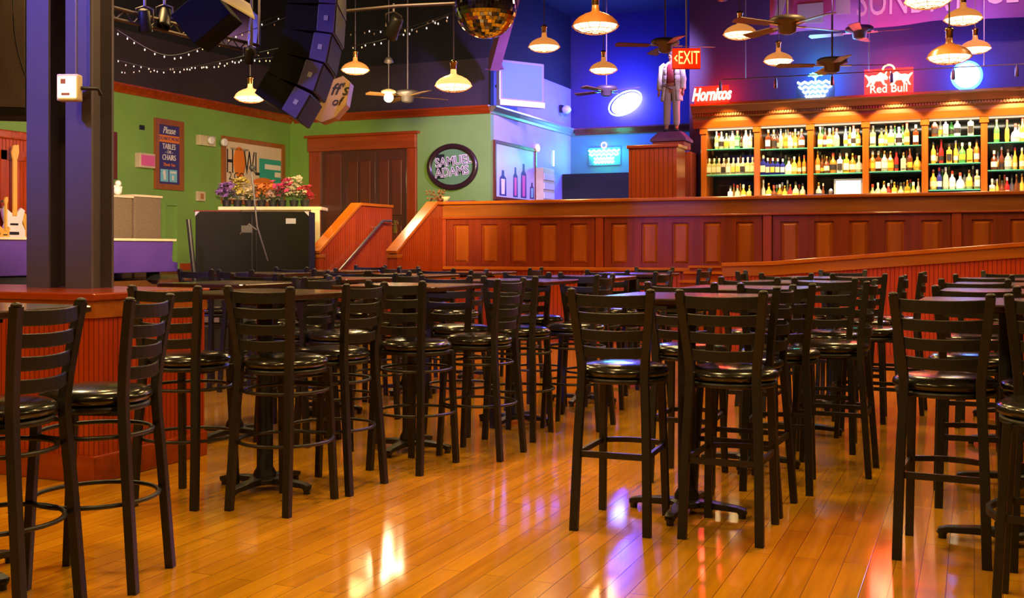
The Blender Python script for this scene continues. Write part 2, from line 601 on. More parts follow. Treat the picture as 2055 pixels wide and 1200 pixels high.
crown('trim_left', (UW1, -4), (UW1, VW2), 'red_wood_h')
crown('trim_back', (UW1 + .12, VW2), (UP, VW2), 'red_wood_h')
crown('trim_passage', (UP, VW2), (UP, VW3), 'silver')
crown('trim_far', (UP + .12, VW3), (-3.2, VW3), 'dark_wood')
struct('baseboard_left', MB().box(UW1, UW1 + 0.04, 7.0, VW2 - .01, 0.87, 1.02), 'red_wood_h')

# door in the back wall: casing, recess, leaf
dx0, dx1 = PV(622, 300, VW2).x, PV(838, 300, VW2).x
zh1, zh0 = PV(740, 273, VW2).z, PV(740, 301, VW2).z
ox0, ox1 = PV(645, 300, VW2).x, PV(818, 300, VW2).x
dr = thing('door_1', 'brown panelled double door in a deep red casing', 'door', ((dx0 + dx1) / 2, VW2, P0), kind='structure')
DX = (dx0 + dx1) / 2
MB().box(dx0 - DX, dx1 - DX, -0.10, -.001, zh0 - P0, zh1 - P0).build('lintel', 'red_wood_h', dr, bevel=0.01)
MB().box(dx0 - DX - .06, dx1 - DX + .06, -0.13, -.001, zh1 - P0, zh1 - P0 + 0.05).build('lintel_cap', 'red_wood_h', dr)
for a, b in ((dx0, ox0), (ox1, dx1)):
    MB().box(a - DX + .02, b - DX, -0.07, -.001, 0, zh0 - P0).build('door_casing', 'red_wood', dr, bevel=0.008)
MB().box(ox0 - DX, ox1 - DX, -0.012, -.002, 0, zh0 - P0).build('door_backing', 'door_wood', dr)
lw = (ox1 - ox0 - .62) / 2
for k in range(2):
    x0 = ox0 - DX + 0.58 + k * (lw + 0.02)
    lf = MB().box(x0, x0 + lw, -0.030, -.013, 0.02, zh0 - P0 - .04)
    lf.build('door_leaf', 'door_wood', dr)
    pm = MB()
    for (za, zb) in ((0.2, 0.85), (1.05, zh0 - P0 - .22)):
        pm.box(x0 + .09, x0 + lw / 2 - .03, -0.05, -0.03, za, zb)
        pm.box(x0 + lw / 2 + .03, x0 + lw - .09, -0.05, -0.03, za, zb)
    pm.build('door_panel', 'dark_wood', dr, bevel=0.01)
MB().box(ox0 - DX + .1, ox0 - DX + .5, -0.05, -0.012, 0.02, zh0 - P0 - .04).build('side_panel', 'dark_wood', dr, bevel=0.01)
hd = PV(793, 455, VW2 - .06)
h = MB().box(-.03, .03, -.02, 0, -.13, .13)
h.sweep([(0, -.02, .05), (0, -.07, .05), (-.12, -.07, .05)], 0.012)
h.build('door_handle', 'brass', dr, loc=(hd.x - DX, -.05, hd.z - P0))

# closed niche in the left wall
a, b = PU(328, 412, UW1 + .01), PU(352, 412, UW1 + .01)
n = MB().box(UW1, UW1 + .05, a.y, a.y + .05, P0, a.z + .07).box(UW1, UW1 + .05, b.y, b.y + .07, P0, a.z + .07).box(UW1, UW1 + .05, a.y + .05, b.y, a.z, a.z + .07)
struct('trim_1', n, 'green')

# ------------------------------------------------------------------ panelled railing wall in front of the platform
UR0 = -7.07
zr = PV(1000, 404, VR).z
zr = 1.93
wall = thing('railing_wall', 'long panelled red wood railing wall along the edge of the raised platform', 'railing', (0, VR, 0), kind='structure')
MB().box(UR0, 5.9, 0.0, 0.11, 0.0, 1.0).build('beadboard_base', 'bead_u', wall)
MB().box(UR0, 5.9, -0.02, 0.11, 1.0, zr - 0.04).build('backing', 'red_wood', wall)
MB().box(UR0, 5.9, -0.045, 0, 0.0, 0.09).build('plinth', 'red_wood_h', wall)
MB().box(UR0, 5.9, -0.06, 0.0, 0.985, 1.03).build('lower_moulding', 'cap_wood', wall, bevel=.008)
capm = MB().box(UR0 - .02, 5.9, -0.10, 0.22, zr - 0.02, zr + 0.025)
capm.build('cap', 'cap_wood', wall, bevel=0.012)
MB().box(UR0, 5.9, -0.055, -.02, zr - 0.20, zr - 0.021).build('top_board', 'cornice_wood', wall)
MB().box(UR0, 5.9, -0.075, -.02, zr - 0.225, zr - 0.20).build('top_moulding', 'red_wood_h', wall, bevel=.006)
posts = [PV(x, 450, VR - .05).x for x in (888, 1203, 1540, 1920)]
posts += [posts[-1] + (posts[-1] - posts[-2]) * 1.0, posts[-1] + 2 * (posts[-1] - posts[-2])]
for i, x in enumerate(posts):
    MB().box(x - .055, x + .055, -0.06, -.02, 1.03, zr - .225).build('post', 'red_wood', wall, bevel=.006)
for a, b in zip(posts[:-1], posts[1:]):
    a += .07
    b -= .07
    st = (b - a) / 5
    fr = MB()
    zb, zt = 1.075, zr - .305
    fr.box(a, b, -0.045, -.02, 1.03, zb)
    fr.box(a, b, -0.045, -.02, zt, zr - .226)
    for k in range(6):
        xm = a + st * k
        w0 = xm - st * .22 if k else a
        w1 = xm + st * .22 if k < 5 else b
        fr.box(w0, w1, -0.045, -.02, zb, zt)
    fr.build('panel_frame', 'frame_wood', wall)
    for k in range(5):
        c = a + st * (k + .5)
        hw = st * .28 - .02
        pn = MB()
        y1, y2 = -.0205, -.046
        o_ = [(c - hw, y1, zb + .015), (c + hw, y1, zb + .015), (c + hw, y1, zt - .015), (c - hw, y1, zt - .015)]
        g = .03
        i_ = [(c - hw + g, y2, zb + .015 + g), (c + hw - g, y2, zb + .015 + g), (c + hw - g, y2, zt - .015 - g), (c - hw + g, y2, zt - .015 - g)]
        pn.add(o_ + i_, [(0, 1, 5, 4), (1, 2, 6, 5), (2, 3, 7, 6), (3, 0, 4, 7), (4, 5, 6, 7)])
        pn.build('raised_panel', 'panel_wood', wall)

# stair side walls
VN = 12.59


def stair_wall(u, vtop, vend, label):
    t = thing('stair_wall', label, 'railing', (u, VN, 0), kind='structure')
    zt, zl = zr - .02, 1.235
    poly = [(0, 0), (vend - VN, 0), (vend - VN, zt), (vtop - VN, zt), (0, zl)]
    vs = [(-.06, y, z) for y, z in poly] + [(.06, y, z) for y, z in poly]
    n = 5
    fs = [tuple(range(n)), tuple(range(2 * n - 1, n - 1, -1))] + [(i, i + n, (i + 1) % n + n, (i + 1) % n) for i in range(n)]
    MB().add(vs, fs).build('side_boards', 'bead_v', t)
    MB().sweep([(0, -.04, zl + .0), (0, vtop - VN, zt + .02)], .085, .022, square=True).build('sloping_cap', 'cap_wood', t, bevel=.006)
    MB().box(-.085, .085, vtop - VN, vend - VN, zt, zt + .04).build('level_cap', 'cap_wood', t)
    MB().box(-.075, .075, -.012, .10, 0, zl - .08).build('newel', 'red_wood', t, bevel=.006)
    MB().box(-.085, .085, -.03, .12, zl - .08, zl - .03).build('newel_moulding', 'oak', t, bevel=.006)
    return t


ULS = -8.27
stair_wall(UR0 - .0, 13.73, VR + .11, 'right beadboard side wall of the platform stairs with a sloping cap')
lw_ = stair_wall(ULS, 13.65, 14.6, 'left beadboard side wall of the platform stairs with a sloping cap')
st_ = MB()
nst = 5
for k in range(nst):
    st_.box(ULS + .07, UR0 - .07, VN + .1 + k * .28, VR + .12, k * P0 / (nst + 1) + .005, (k + 1) * P0 / (nst + 1))
struct('stairs', st_, 'deck')
a, b = PU(672, 553, ULS + .14), PU(768, 443, ULS + .14)
hr = MB()
hr.sweep([(ULS + .14, a.y - .1, a.z - .06), (ULS + .14, a.y, a.z), (ULS + .14, b.y, b.z), (ULS + .14, b.y + .25, b.z)], .02)
for t_ in (.3, .9):
    p = a.lerp(b, t_)
    hr.sweep([(ULS + .06, p.y, p.z - .03), (ULS + .14, p.y, p.z)], .01)
tag(hr.build('handrail', 'handrail'), 'metal handrail fixed inside the left stair wall', 'handrail')

# ramp wall on the right
VRP = 12.7
ux = [PV(1450, 500, VRP).x, PV(1552, 500, VRP).x, PV(2055, 500, VRP).x, 5.9]
uz = [PV(1450, 531, VRP).z, PV(1552, 528, VRP).z, PV(2055, 490, VRP).z]
uz.append(uz[2] + (uz[2] - uz[1]) / (ux[2] - ux[1]) * (ux[3] - ux[2]))
ramp = thing('ramp_wall', 'low beadboard ramp wall with a rising varnished cap in front of the railing', 'railing', (0, VRP, 0), kind='structure')
pl = [(ux[0], 0)] + [(ux[3], 0)] + [(x, z - .03) for x, z in zip(ux, uz)][::-1]
MB().prism(pl, 0, .10).build('beadboard', 'bead_fine', ramp)
MB().sweep([(x, .05, z) for x, z in zip(ux, uz)], .10, .022, square=True).build('cap', 'cap_wood', ramp, bevel=.006)
pl = [(x, z - .14) for x, z in zip(ux, uz)] + [(x, z - .02) for x, z in zip(ux, uz)][::-1]
MB().prism(pl, -.025, 0).build('top_board', 'oak', ramp)
MB().box(ux[0], ux[3], -.03, 0, 0, .1).build('plinth', 'red_wood_h', ramp)
rs = MB()
rs.add([(ux[0], VRP + .11, .02), (ux[3], VRP + .11, .5), (ux[3], VR - .05, .5), (ux[0], VR - .05, .02), (ux[0], VRP + .11, .01), (ux[3], VRP + .11, .01), (ux[3], VR - .05, .01), (ux[0], VR - .05, .01)],
       [(0, 1, 2, 3), (0, 4, 5, 1), (1, 5, 6, 2), (2, 6, 7, 3), (3, 7, 4, 0), (7, 6, 5, 4)])
struct('ramp', rs, 'deck')
s0, s1 = PV(1378, 540, 13.6).x, PV(1456, 540, 13.6).x
stp = thing('stepped_ledge', 'stepped orange wood ledge between the railing and the ramp wall', 'step', (s0, 13.1, 0), kind='structure')
for k, (dy, zz) in enumerate(((.65, PV(1430, 533, 13.75).z), (.40, PV(1430, 545, 13.5).z), (.15, PV(1430, 563, 13.25).z))):
    MB().box(0, s1 - s0, dy, .84, 0.0, zz - .03).build('riser', 'red_wood_h', stp)
    MB().box(-.01, s1 - s0, dy - .03, .84, zz - .03, zz).build('tread', 'cap_wood', stp)

# ------------------------------------------------------------------ box and columns at the left
bx = thing('half_wall', 'red beadboard half wall box carrying the two dark steel columns', 'half wall', (-4.40, 4.54, 0), kind='structure')
MB().box(-3.6, 0, 0, .92, 0, .995).build('beadboard', bead_mat('half_wall_beadboard', (0.46, 0.052, 0.004), (0.34, 0.032, 0.003), 2, .036), bx)
MB().box(-3.62, .03, -.03, .94, .995, 1.035).build('cap', 'red_wood_h', bx, bevel=.008)
MB().box(-3.62, .014, -.014, .93, .90, .994).build('top_board', 'oak', bx)
MB().box(-3.62, .02, -.02, .93, 0, .15).build('plinth', 'red_wood_h', bx, bevel=.01)


def steel_column(u0, u1, label):
    t = thing('steel_column', label, 'column', ((u0 + u1) / 2, 5.05, 1.036), kind='structure', group='steel columns on the half wall')
    hw = (u1 - u0) / 2
    H = ZT - 1.036
    MB().box(-hw, hw, 0, .018, 0, H).build('front_flange', 'steel_paint', t)
    MB().box(-hw, hw, .17, .188, 0, H).build('rear_flange', 'steel_paint', t)
    MB().box(-.01, .01, .018, .17, 0, H).build('web', 'steel_paint', t)
    return t


steel_column(-5.44, -5.26, 'left one of the two steel columns, violet-lit flange')
steel_column(-5.12, -4.915, 'right one of the two steel columns, with the work lamp clamped on')

# work lamp on the column
wp = PD(135, 175, 6.45)
t = thing('work_lamp', 'small square lit work lamp clamped to the right steel column', 'lamp', wp, TH)
MB().box(-.066, .066, 0, .07, -.08, .08).build('housing', 'cream', t, bevel=.01)
MB().box(-.052, .052, -.012, -.001, -.062, .062).build('lamp_face', 'work_lamp', t)
MB().box(-.035, -.005, -.015, -.0125, .018, .048).box(-.03, .02, -.015, -.0125, -.05, -.035).build('lamp_marks', 'copper', t)
MB().sweep([(.066, .04, 0), (.16, .06, 0.0), (.16, .1, -.03)], .012).build('clamp_arm', 'black_plastic', t)
MB().box(-.004, .004, .0, .02, .08, 1.2, Matrix.Translation((.03, .05, 0))).build('cable', 'rod', t)
light('SPOT', wp + Vector((0, -.1, 0)), 25, (1, .75, .35), .04, wp + Vector((0.5, -3, -1)), 2.6, 1, 'work_lamp_beam')

# ================================================================== BAR STOOLS
def smoothpath(pts, k=4):
    """Catmull-Rom through points"""
    pts = [Vector(p) for p in pts]
    out = []
    for i in range(len(pts) - 1):
        p0, p1, p2, p3 = pts[max(i - 1, 0)], pts[i], pts[i + 1], pts[min(i + 2, len(pts) - 1)]
        for j in range(k):
            t = j / k
            out.append(.5 * ((2 * p1) + (p2 - p0) * t + (2 * p0 - 5 * p1 + 4 * p2 - p3) * t * t + (3 * p1 - p0 - 3 * p2 + p3) * t ** 3))
    out.append(pts[-1])
    return out


POST = [(.170, -.228, 0), (.159, -.198, .42), (.148, -.180, .66), (.149, -.180, .76), (.166, -.197, .92), (.184, -.220, 1.085)]
post_pts = smoothpath(POST, 4)


def post_at(z):
    for a, b in zip(post_pts[:-1], post_pts[1:]):
        if a.z <= z <= b.z:
            return a.lerp(b, (z - a.z) / (b.z - a.z))
    return post_pts[-1]


def make_stool(kind):
    t = thing('bar_stool', 'x', 'bar stool')
    for s in (-1, 1):
        m = MB()
        m.sweep([(p.x * s, p.y, p.z) for p in post_pts], .019, .0165, square=True, up=(0, 1, 0))
        tp = post_pts[-1]
        m.sphere((tp.x * s, tp.y, tp.z + .004), .021, 10, 6, sq=(1, .95, .5))
        m.build('back_post', 'iron', t, bevel=.004)
        m = MB()
        m.sweep([(s * .142, .160, .675), (s * .149, .176, .40), (s * .158, .196, 0)], .0175, .0155, square=True, up=(0, 1, 0))
        m.build('front_leg', 'iron', t, bevel=.004)
    for k, z in enumerate((1.046, .968, .890, .812)):
        p = post_at(z)
        hh = .027 if k == 0 else .0245
        m = MB()
        pts = []
        for i in range(9):
            q = i / 8 * 2 - 1
            pts.append((p.x * q * .97, p.y - .034 * (1 - q * q), z - .006 * (1 - q * q)))
        m.sweep(pts, .005, hh, square=True)
        m.build('back_slat', 'iron', t, bevel=.003)
    # upholstered round seat
    m = MB()
    m.lathe([(.02, .690), (.185, .690), (.206, .698), (.212, .711), (.206, .726), (.185, .739), (.14, .747), (.07, .751), (.001, .752)], 32)
    m.build('seat', 'vinyl', t)
    m = MB()
    m.lathe([(.05, .664), (.196, .664), (.200, .668), (.200, .686), (.05, .686)], 28)
    for s in (-1, 1):
        m.box(s * .142 - .012, s * .142 + .012, -.185, .17, .654, .670)
    m.build('seat_frame', 'iron', t)

    def ring(z, r, name):
        m = MB()
        m.sweep([(r * math.cos(a * PI / 14), r * math.sin(a * PI / 14), z) for a in range(28)], .010, .009, loop=True, n=8)
        m.build(name, 'iron', t)

    if kind == 'ring':
        ring(.575, .208, 'upper_ring')
        ring(.325, .232, 'foot_ring')
    else:
        z = .345
        p = post_at(z)
        m = MB()
        pts = [(-p.x, p.y, z), (-.155, .14, z), (-.13, .198, z), (0, .235, z), (.13, .198, z), (.155, .14, z), (p.x, p.y, z)]
        m.sweep(smoothpath(pts, 3), .008, .012, square=True)
        m.sweep([(-p.x, p.y, z), (p.x, p.y, z)], .007, .014, square=True)
        m.build('foot_rest', 'iron', t)
    return t


stool_ring = make_stool('ring')
stool_bar = make_stool('bar')
used = {'ring': False, 'bar': False}


def stool(u, v, head, label, kind='ring', group='black bar stools around the tall tables'):
    """head: the way the seat faces, degrees anticlockwise from +v"""
    src = stool_ring if kind == 'ring' else stool_bar
    if not used[kind]:
        used[kind] = True
        KIDS[src.name] = [(c, kids(c)) for c in kids(src)]
        src.location = (u, v, 0)
        src.rotation_euler = (0, 0, math.radians(head))
        src['label'] = label
        src['group'] = group
        return src
    return dup(src, (u, v, 0), math.radians(head), label, group)


# ================================================================== TABLES
def make_table():
    t = thing('bar_table', 'x', 'table', group='tall black pedestal tables')
    hw, r = .37, .05
    pts = []
    for cx, cy, a0 in ((1, 1, 0), (-1, 1, 90), (-1, -1, 180), (1, -1, 270)):
        for k in range(5):
            a = math.radians(a0 + k * 22.5)
            pts.append((cx * (hw - r) + r * math.cos(a), cy * (hw - r) + r * math.sin(a)))
    m = MB()
    m.ring_surface([[(x * s, y * s, z) for x, y in pts] for s, z in ((.985, 1.020), (1, 1.025), (1, 1.044), (.99, 1.050))], True, False)
    m.build('tabletop', 'tabletop', t)
    m = MB()
    for a in (0, 90):
        m.box(-.25, .25, -.022, .022, .998, 1.0195, Matrix.Rotation(math.radians(a), 4, 'Z'))
    m.build('top_bracket', 'iron', t)
    m = MB()
    m.lathe([(.060, .055), (.060, .09), (.043, .12), (.043, .9975)], 20)
    m.build('column', 'iron', t)
    m = MB()
    m.lathe([(.075, .036), (.085, .045), (.085, .062), (.06, .07)], 20)
    for a in (0, 90, 180, 270):
        M = Matrix.Rotation(math.radians(a), 4, 'Z')
        m.sweep([(.03, 0, .052), (.14, 0, .050), (.25, 0, .042), (.285, 0, .034)], [.034, .030, .024, .022], [.017, .016, .013, .011], square=True, M=M)
        m.lathe([(.018, .0), (.018, .018), (.024, .022), (.024, .034)], 12, M @ Matrix.Translation((.27, 0, 0)))
    m.build('base', 'iron', t, bevel=.004)
    return t


table0 = make_table()
KIDS[table0.name] = [(c, kids(c)) for c in kids(table0)]
ORD = ['nearest', 'second', 'third', 'fourth', 'fifth', 'sixth']
first = [True]


def table(u, v, label, rz=0.0):
    if first[0]:
        first[0] = False
        table0.location = (u, v, 0)
        table0.rotation_euler = (0, 0, rz)
        table0['label'] = label
        return table0
    return dup(table0, (u, v, 0), rz, label)


ROWS = {
    'left aisle row': [(-3.62, 3.00), (-3.47, 4.80), (-3.30, 6.09), (-3.10, 7.34), (-3.00, 8.55), (-2.95, 9.80)],
    'middle row': [(-1.28, 5.17), (-1.22, 6.45), (-1.12, 7.72), (-1.05, 9.00)],
    'right-hand row': [(.14, 5.15), (.20, 6.45), (.25, 7.75), (.28, 9.05)],
    'row behind the half wall': [(-4.62, 6.05), (-4.66, 7.30), (-4.66, 8.55), (-4.62, 9.80)],
    'row by the stage': [(-6.25, 8.60), (-6.25, 9.85)],
}
for row, L_ in ROWS.items():
    for i, (u, v) in enumerate(L_):
        table(u, v, f'tall dark pedestal table, {ORD[i]} from the camera in the {row}', random.uniform(-.05, .05))

SIDE = {'n': 'with its back to us', 'nr': 'right of the near pair', 'nl': 'left of the near pair', 'r': 'on the right side',
        'l': 'on the left side', 'f': 'on the far side'}


def seat_at(row, i, sides, kind='ring'):
    u, v = ROWS[row][i]
    for s in sides:
        j = random.uniform(-.03, .03)
        a = random.uniform(-5, 5)
        if s == 'nl':
            p = (u - .23 + j, v - .46, a)
        elif s == 'nr':
            p = (u + .25 + j, v - .46 + j, a)
        elif s == 'n':
            p = (u + j, v - .5, a)
        elif s == 'r':
            p = (u + .46, v + .05 + j * .5, 90 + a)
        elif s == 'l':
            p = (u - .50, v + j, -90 + a)
        else:
            p = (u + j, v + .52, 180 + a)
        stool(*p, f'black bar stool {SIDE[s]}, {ORD[i]} table, {row}', kind)


# nearest stools, each set from the picture
stool(-3.17, 2.80, 102, 'black ladder-back bar stool cut by the left edge of the picture, nearest to the camera')
stool(-3.13, 3.24, 108, 'black ladder-back bar stool at the lower left, whole, with rings round its legs')
stool(-3.70, 4.47, 8, 'black ladder-back bar stool right in front of the corner of the half wall')
stool(-3.17, 4.56, -1, 'black ladder-back bar stool facing away, first one right of the half wall')
stool(-3.19, 5.01, 88, 'black ladder-back bar stool side on at the second table of the left aisle row')
for i, s in ((2, ('nr', 'r', 'l')), (3, ('nr', 'r', 'nl')), (4, ('nr', 'r', 'nl')), (5, ('n', 'r', 'f'))):
    seat_at('left aisle row', i, s)
stool(-1.51, 4.88, 2, 'black ladder-back bar stool alone in front of the purple floor reflection', 'bar')
stool(-1.01, 4.92, -1, 'black ladder-back bar stool facing away beside the middle table, right of the purple reflection', 'bar')
stool(-1.07, 5.42, 87, 'black ladder-back bar stool side on, right of the middle pair', 'bar')
for i, s in ((1, ('nl', 'nr', 'r')), (2, ('nl', 'nr', 'r')), (3, ('nl', 'nr', 'r', 'l', 'f'))):
    seat_at('middle row', i, s, 'bar')
stool(-.115, 4.95, -2, 'large black ladder-back bar stool facing away at the lower right', 'bar')
stool(.31, 4.95, 0, 'black ladder-back bar stool cut by the right edge behind the round cushion', 'bar')
stool(.28, 4.25, 84, 'black stool of which only the round cushion shows at the right edge', 'bar')
for i, s in ((1, ('nl', 'nr')), (2, ('nl', 'nr')), (3, ('nl', 'nr', 'f'))):
    seat_at('right-hand row', i, s, 'bar')
for i, s in ((0, ('r',)), (1, ('nr', 'r', 'nl')), (2, ('nr', 'r', 'nl')), (3, ('n', 'r', 'l'))):
    seat_at('row behind the half wall', i, s)
for i, s in ((0, ('nr', 'r', 'nl')), (1, ('n', 'r', 'f'))):
    seat_at('row by the stage', i, s)

# ================================================================== BACK BAR
VBF = 17.0
bayx = [1412, 1519, 1626, 1737, 1856, 1975, 2100]
bu = [PV(x, 300, VBF).x for x in bayx]
zc0 = 3.18
bb = thing('back_bar', 'long orange oak back bar cabinet with a carved cornice and six lit shelf bays', 'cabinet', (bu[0], VBF, P0), 0)
ox, oz = bu[0], P0
ue = bu[-1] + .06
zcounter = 2.0
for i, x in enumerate(bu):
    MB().box(x - ox - .045, x - ox + .045, 0, .5, zcounter - oz, zc0 - oz).build('upright', 'oak_v', bb, bevel=.006)
    MB().box(x - ox - .062, x - ox + .062, -.02, .02, zc0 - oz - .09, zc0 - oz - .001).build('capital', 'oak_v', bb, bevel=.006)
MB().box(-.12, ue - ox, -.12, .55, zcounter - oz - .05, zcounter - oz).build('counter', 'cap_wood', bb, bevel=.008)
MB().box(-.10, ue - ox, -.02, .55, 0, zcounter - oz - .051).build('base_cupboard', 'oak_v', bb)
MB().box(-.04, ue - ox, .50, .54, zcounter - oz, zc0 - oz).build('mirror_back', 'dark_mirror', bb)
cp = [(0.0, 0.0), (-.03, 0.0), (-.05, .10), (-.05, .16), (-.09, .18), (-.09, .22), (-.13, .23), (-.20, .32), (-.24, .335), (-.24, .37), (.5, .37), (.5, 0)]
r0 = [(-.16, y, zc0 - oz + z) for y, z in cp]
r1 = [(ue - ox, y, zc0 - oz + z) for y, z in cp]
MB().ring_surface([r0, r1], True, False).build('cornice', 'cornice_wood', bb)
dn = MB()
x = -.12
while x < ue - ox:
    dn.box(x, x + .022, -.115, -.089, zc0 - oz + .185, zc0 - oz + .222)
    x += .040
dn.box(-.12, ue - ox, -.0895, -.0885, zc0 - oz + .185, zc0 - oz + .222)
dn.build('dentil_moulding', 'cornice_wood', bb)
shelf_y = [(298, 350), (298, 350), (294, 347), (292, 343), (273, 327, 380), (284, 340)]
SH = []
for i in range(6):
    row = []
    xm = (bayx[i] + bayx[i + 1]) / 2
    for y in shelf_y[i]:
        z = PV(xm, y, VBF + .02).z
        MB().box(bu[i] - ox + .047, bu[i + 1] - ox - .047, .015, .36, z - oz - .014, z - oz).build('glass_shelf', 'glass_shelf', bb)
        row.append(z)
    row.append(zcounter)
    SH.append(row)
    MB().box(bu[i] - ox + .06, bu[i + 1] - ox - .06, .03, .06, zc0 - oz - .03, zc0 - oz - .005).build('light_strip', 'strip', bb)
    xc = (bu[i] + bu[i + 1]) / 2
    l = light('AREA', (xc, VBF + .06, zc0 - .05), 2.8, (1, .88, .60), .5, (xc, VBF + .3, 2.0), name='bay_light')
    l.data.shape = 'RECTANGLE'
    l.data.size = .7
    l.data.size_y = .08
    l = light('AREA', (xc, VBF - .25, 1.96), 2.2, (1, .88, .60), .6, (xc, VBF + .3, 2.7), name='counter_light')
    l.data.shape = 'RECTANGLE'
    l.data.size = .8
    l.data.size_y = .06

BOTTLES = {
    'tall': [(.032, 0), (.036, .006), (.036, .17), (.030, .195), (.014, .225), (.012, .285)],
    'round': [(.040, 0), (.045, .006), (.046, .13), (.040, .165), (.016, .195), (.014, .25)],
    'square': [(.040, 0), (.042, .004), (.042, .17), (.036, .185), (.015, .195), (.014, .25)],
    'squat': [(.045, 0), (.056, .012), (.058, .07), (.045, .12), (.018, .15), (.014, .21)],
    'slim': [(.026, 0), (.030, .005), (.034, .12), (.030, .20), (.013, .24), (.012, .32)],
}
GL = {
    'amber': mat('amber_liquor_glass', (.70, .26, .03), .12, coat=.6, trans=.25),
    'gold': mat('golden_liquor_glass', (.85, .52, .08), .12, coat=.6, trans=.25),
    'clear': mat('clear_bottle_glass', (.62, .64, .56), .10, coat=.6, trans=.35),
    'green': mat('green_bottle_glass', (.12, .50, .12), .12, coat=.6, trans=.3),
    'pale': mat('pale_green_bottle_glass', (.48, .56, .26), .12, coat=.6, trans=.25),
    'blue': mat('blue_bottle_glass', (.03, .04, .38), .10, coat=.7, trans=.2),
    'brown': mat('dark_brown_bottle_glass', (.12, .035, .012), .12, coat=.6),
    'red': mat('red_bottle_glass', (.55, .02, .02), .15, coat=.6),
    'frost': mat('frosted_bottle_glass', (.75, .77, .78), .4, coat=.2),
}
GL.update({k + '_cap': v for k, v in (('dark', MT['ink']), ('gold', MT['brass']), ('white', MT['white']), ('red', MT['red_ink']))})
CAPS = ['dark_cap', 'gold_cap', 'white_cap', 'red_cap']
LABELS = [MT['paper'], MT['white'], MT['yellow_ink'], MT['ink'], MT['pale_ink']]
protos = {}


def bottle_proto(shape, glass, cap, lab):
    key = (shape, glass, cap, lab)
    if key in protos:
        return protos[key]
    pr = BOTTLES[shape]
    n = 4 if shape == 'square' else 14
    M = Matrix.Rotation(PI / 4, 4, 'Z') @ Matrix.Scale(1.25, 4, (1, 0, 0)) @ Matrix.Scale(1.25, 4, (0, 1, 0)) if n == 4 else None
    b = MB().lathe(pr, n, M, smooth=(n != 4)).mesh('bottle', GL[glass])
    r, z = pr[-1]
    c = MB().lathe([(r + .003, z - .02), (r + .003, z + .025), (r, z + .03)], 10).mesh('cap', GL[cap])
    rb = max(q[0] for q in pr)
    lb = MB()
    if n == 4:
        hw = rb * .80
        lb.box(-hw, hw, -.0545, -.0525, .04, .13)
        lbm = lb.mesh('bottle_label', LABELS[lab])
    else:
        k = 8
        r0 = [((rb + .0015) * math.sin(a), -(rb + .0015) * math.cos(a), .045) for a in [(-1 + 2 * i / k) * 1.2 for i in range(k + 1)]]
        r1 = [(x, y, min(pr[2][1] - .01, .12)) for x, y, z_ in r0]
        lb.add(r0 + r1, [(i, i + 1, i + k + 2, i + k + 1) for i in range(k)], True)
        lbm = lb.mesh('bottle_label', LABELS[lab])
    protos[key] = (b, c, lbm)
    return protos[key]


BAYN = ['leftmost bay', 'second bay', 'third bay', 'fourth bay', 'fifth bay', 'rightmost bay']
SHN = [['top shelf', 'middle shelf', 'counter'], ['top shelf', 'middle shelf', 'counter']]
POS = ['first', 'second', 'third', 'fourth', 'fifth', 'sixth', 'seventh', 'eighth', 'ninth', 'tenth', 'eleventh', 'twelfth', 'thirteenth']
GN = {'amber': 'amber', 'gold': 'golden', 'clear': 'clear', 'green': 'green', 'pale': 'pale green', 'blue': 'dark blue', 'brown': 'dark brown', 'red': 'red', 'frost': 'frosted white'}
nb = 0


def put_bottle(bay, lev, x, y, z, shape, glass, cap, lab, sc, pos):
    global nb
    b, c, l = protos_get = bottle_proto(shape, glass, cap, lab)
    o = bpy.data.objects.new('bottle', b)
    COL.objects.link(o)
    o.location = (x, y, z + .001)
    o.scale = (sc, sc, sc)
    names = ['top shelf', 'second shelf', 'third shelf', 'counter']
    nm = names[lev] if lev < len(SH[bay]) - 1 else 'counter'
    tag(o, f'{GN[glass]} {shape} bottle, {POS[pos]} from the left, {nm}, {BAYN[bay]}', 'bottle', f'bottles on the {nm} of the {BAYN[bay]}')
    for nme, me in (('cap', c), ('bottle_label', l)):
        q = bpy.data.objects.new(nme, me)
        COL.objects.link(q)
        q.parent = o
    nb += 1


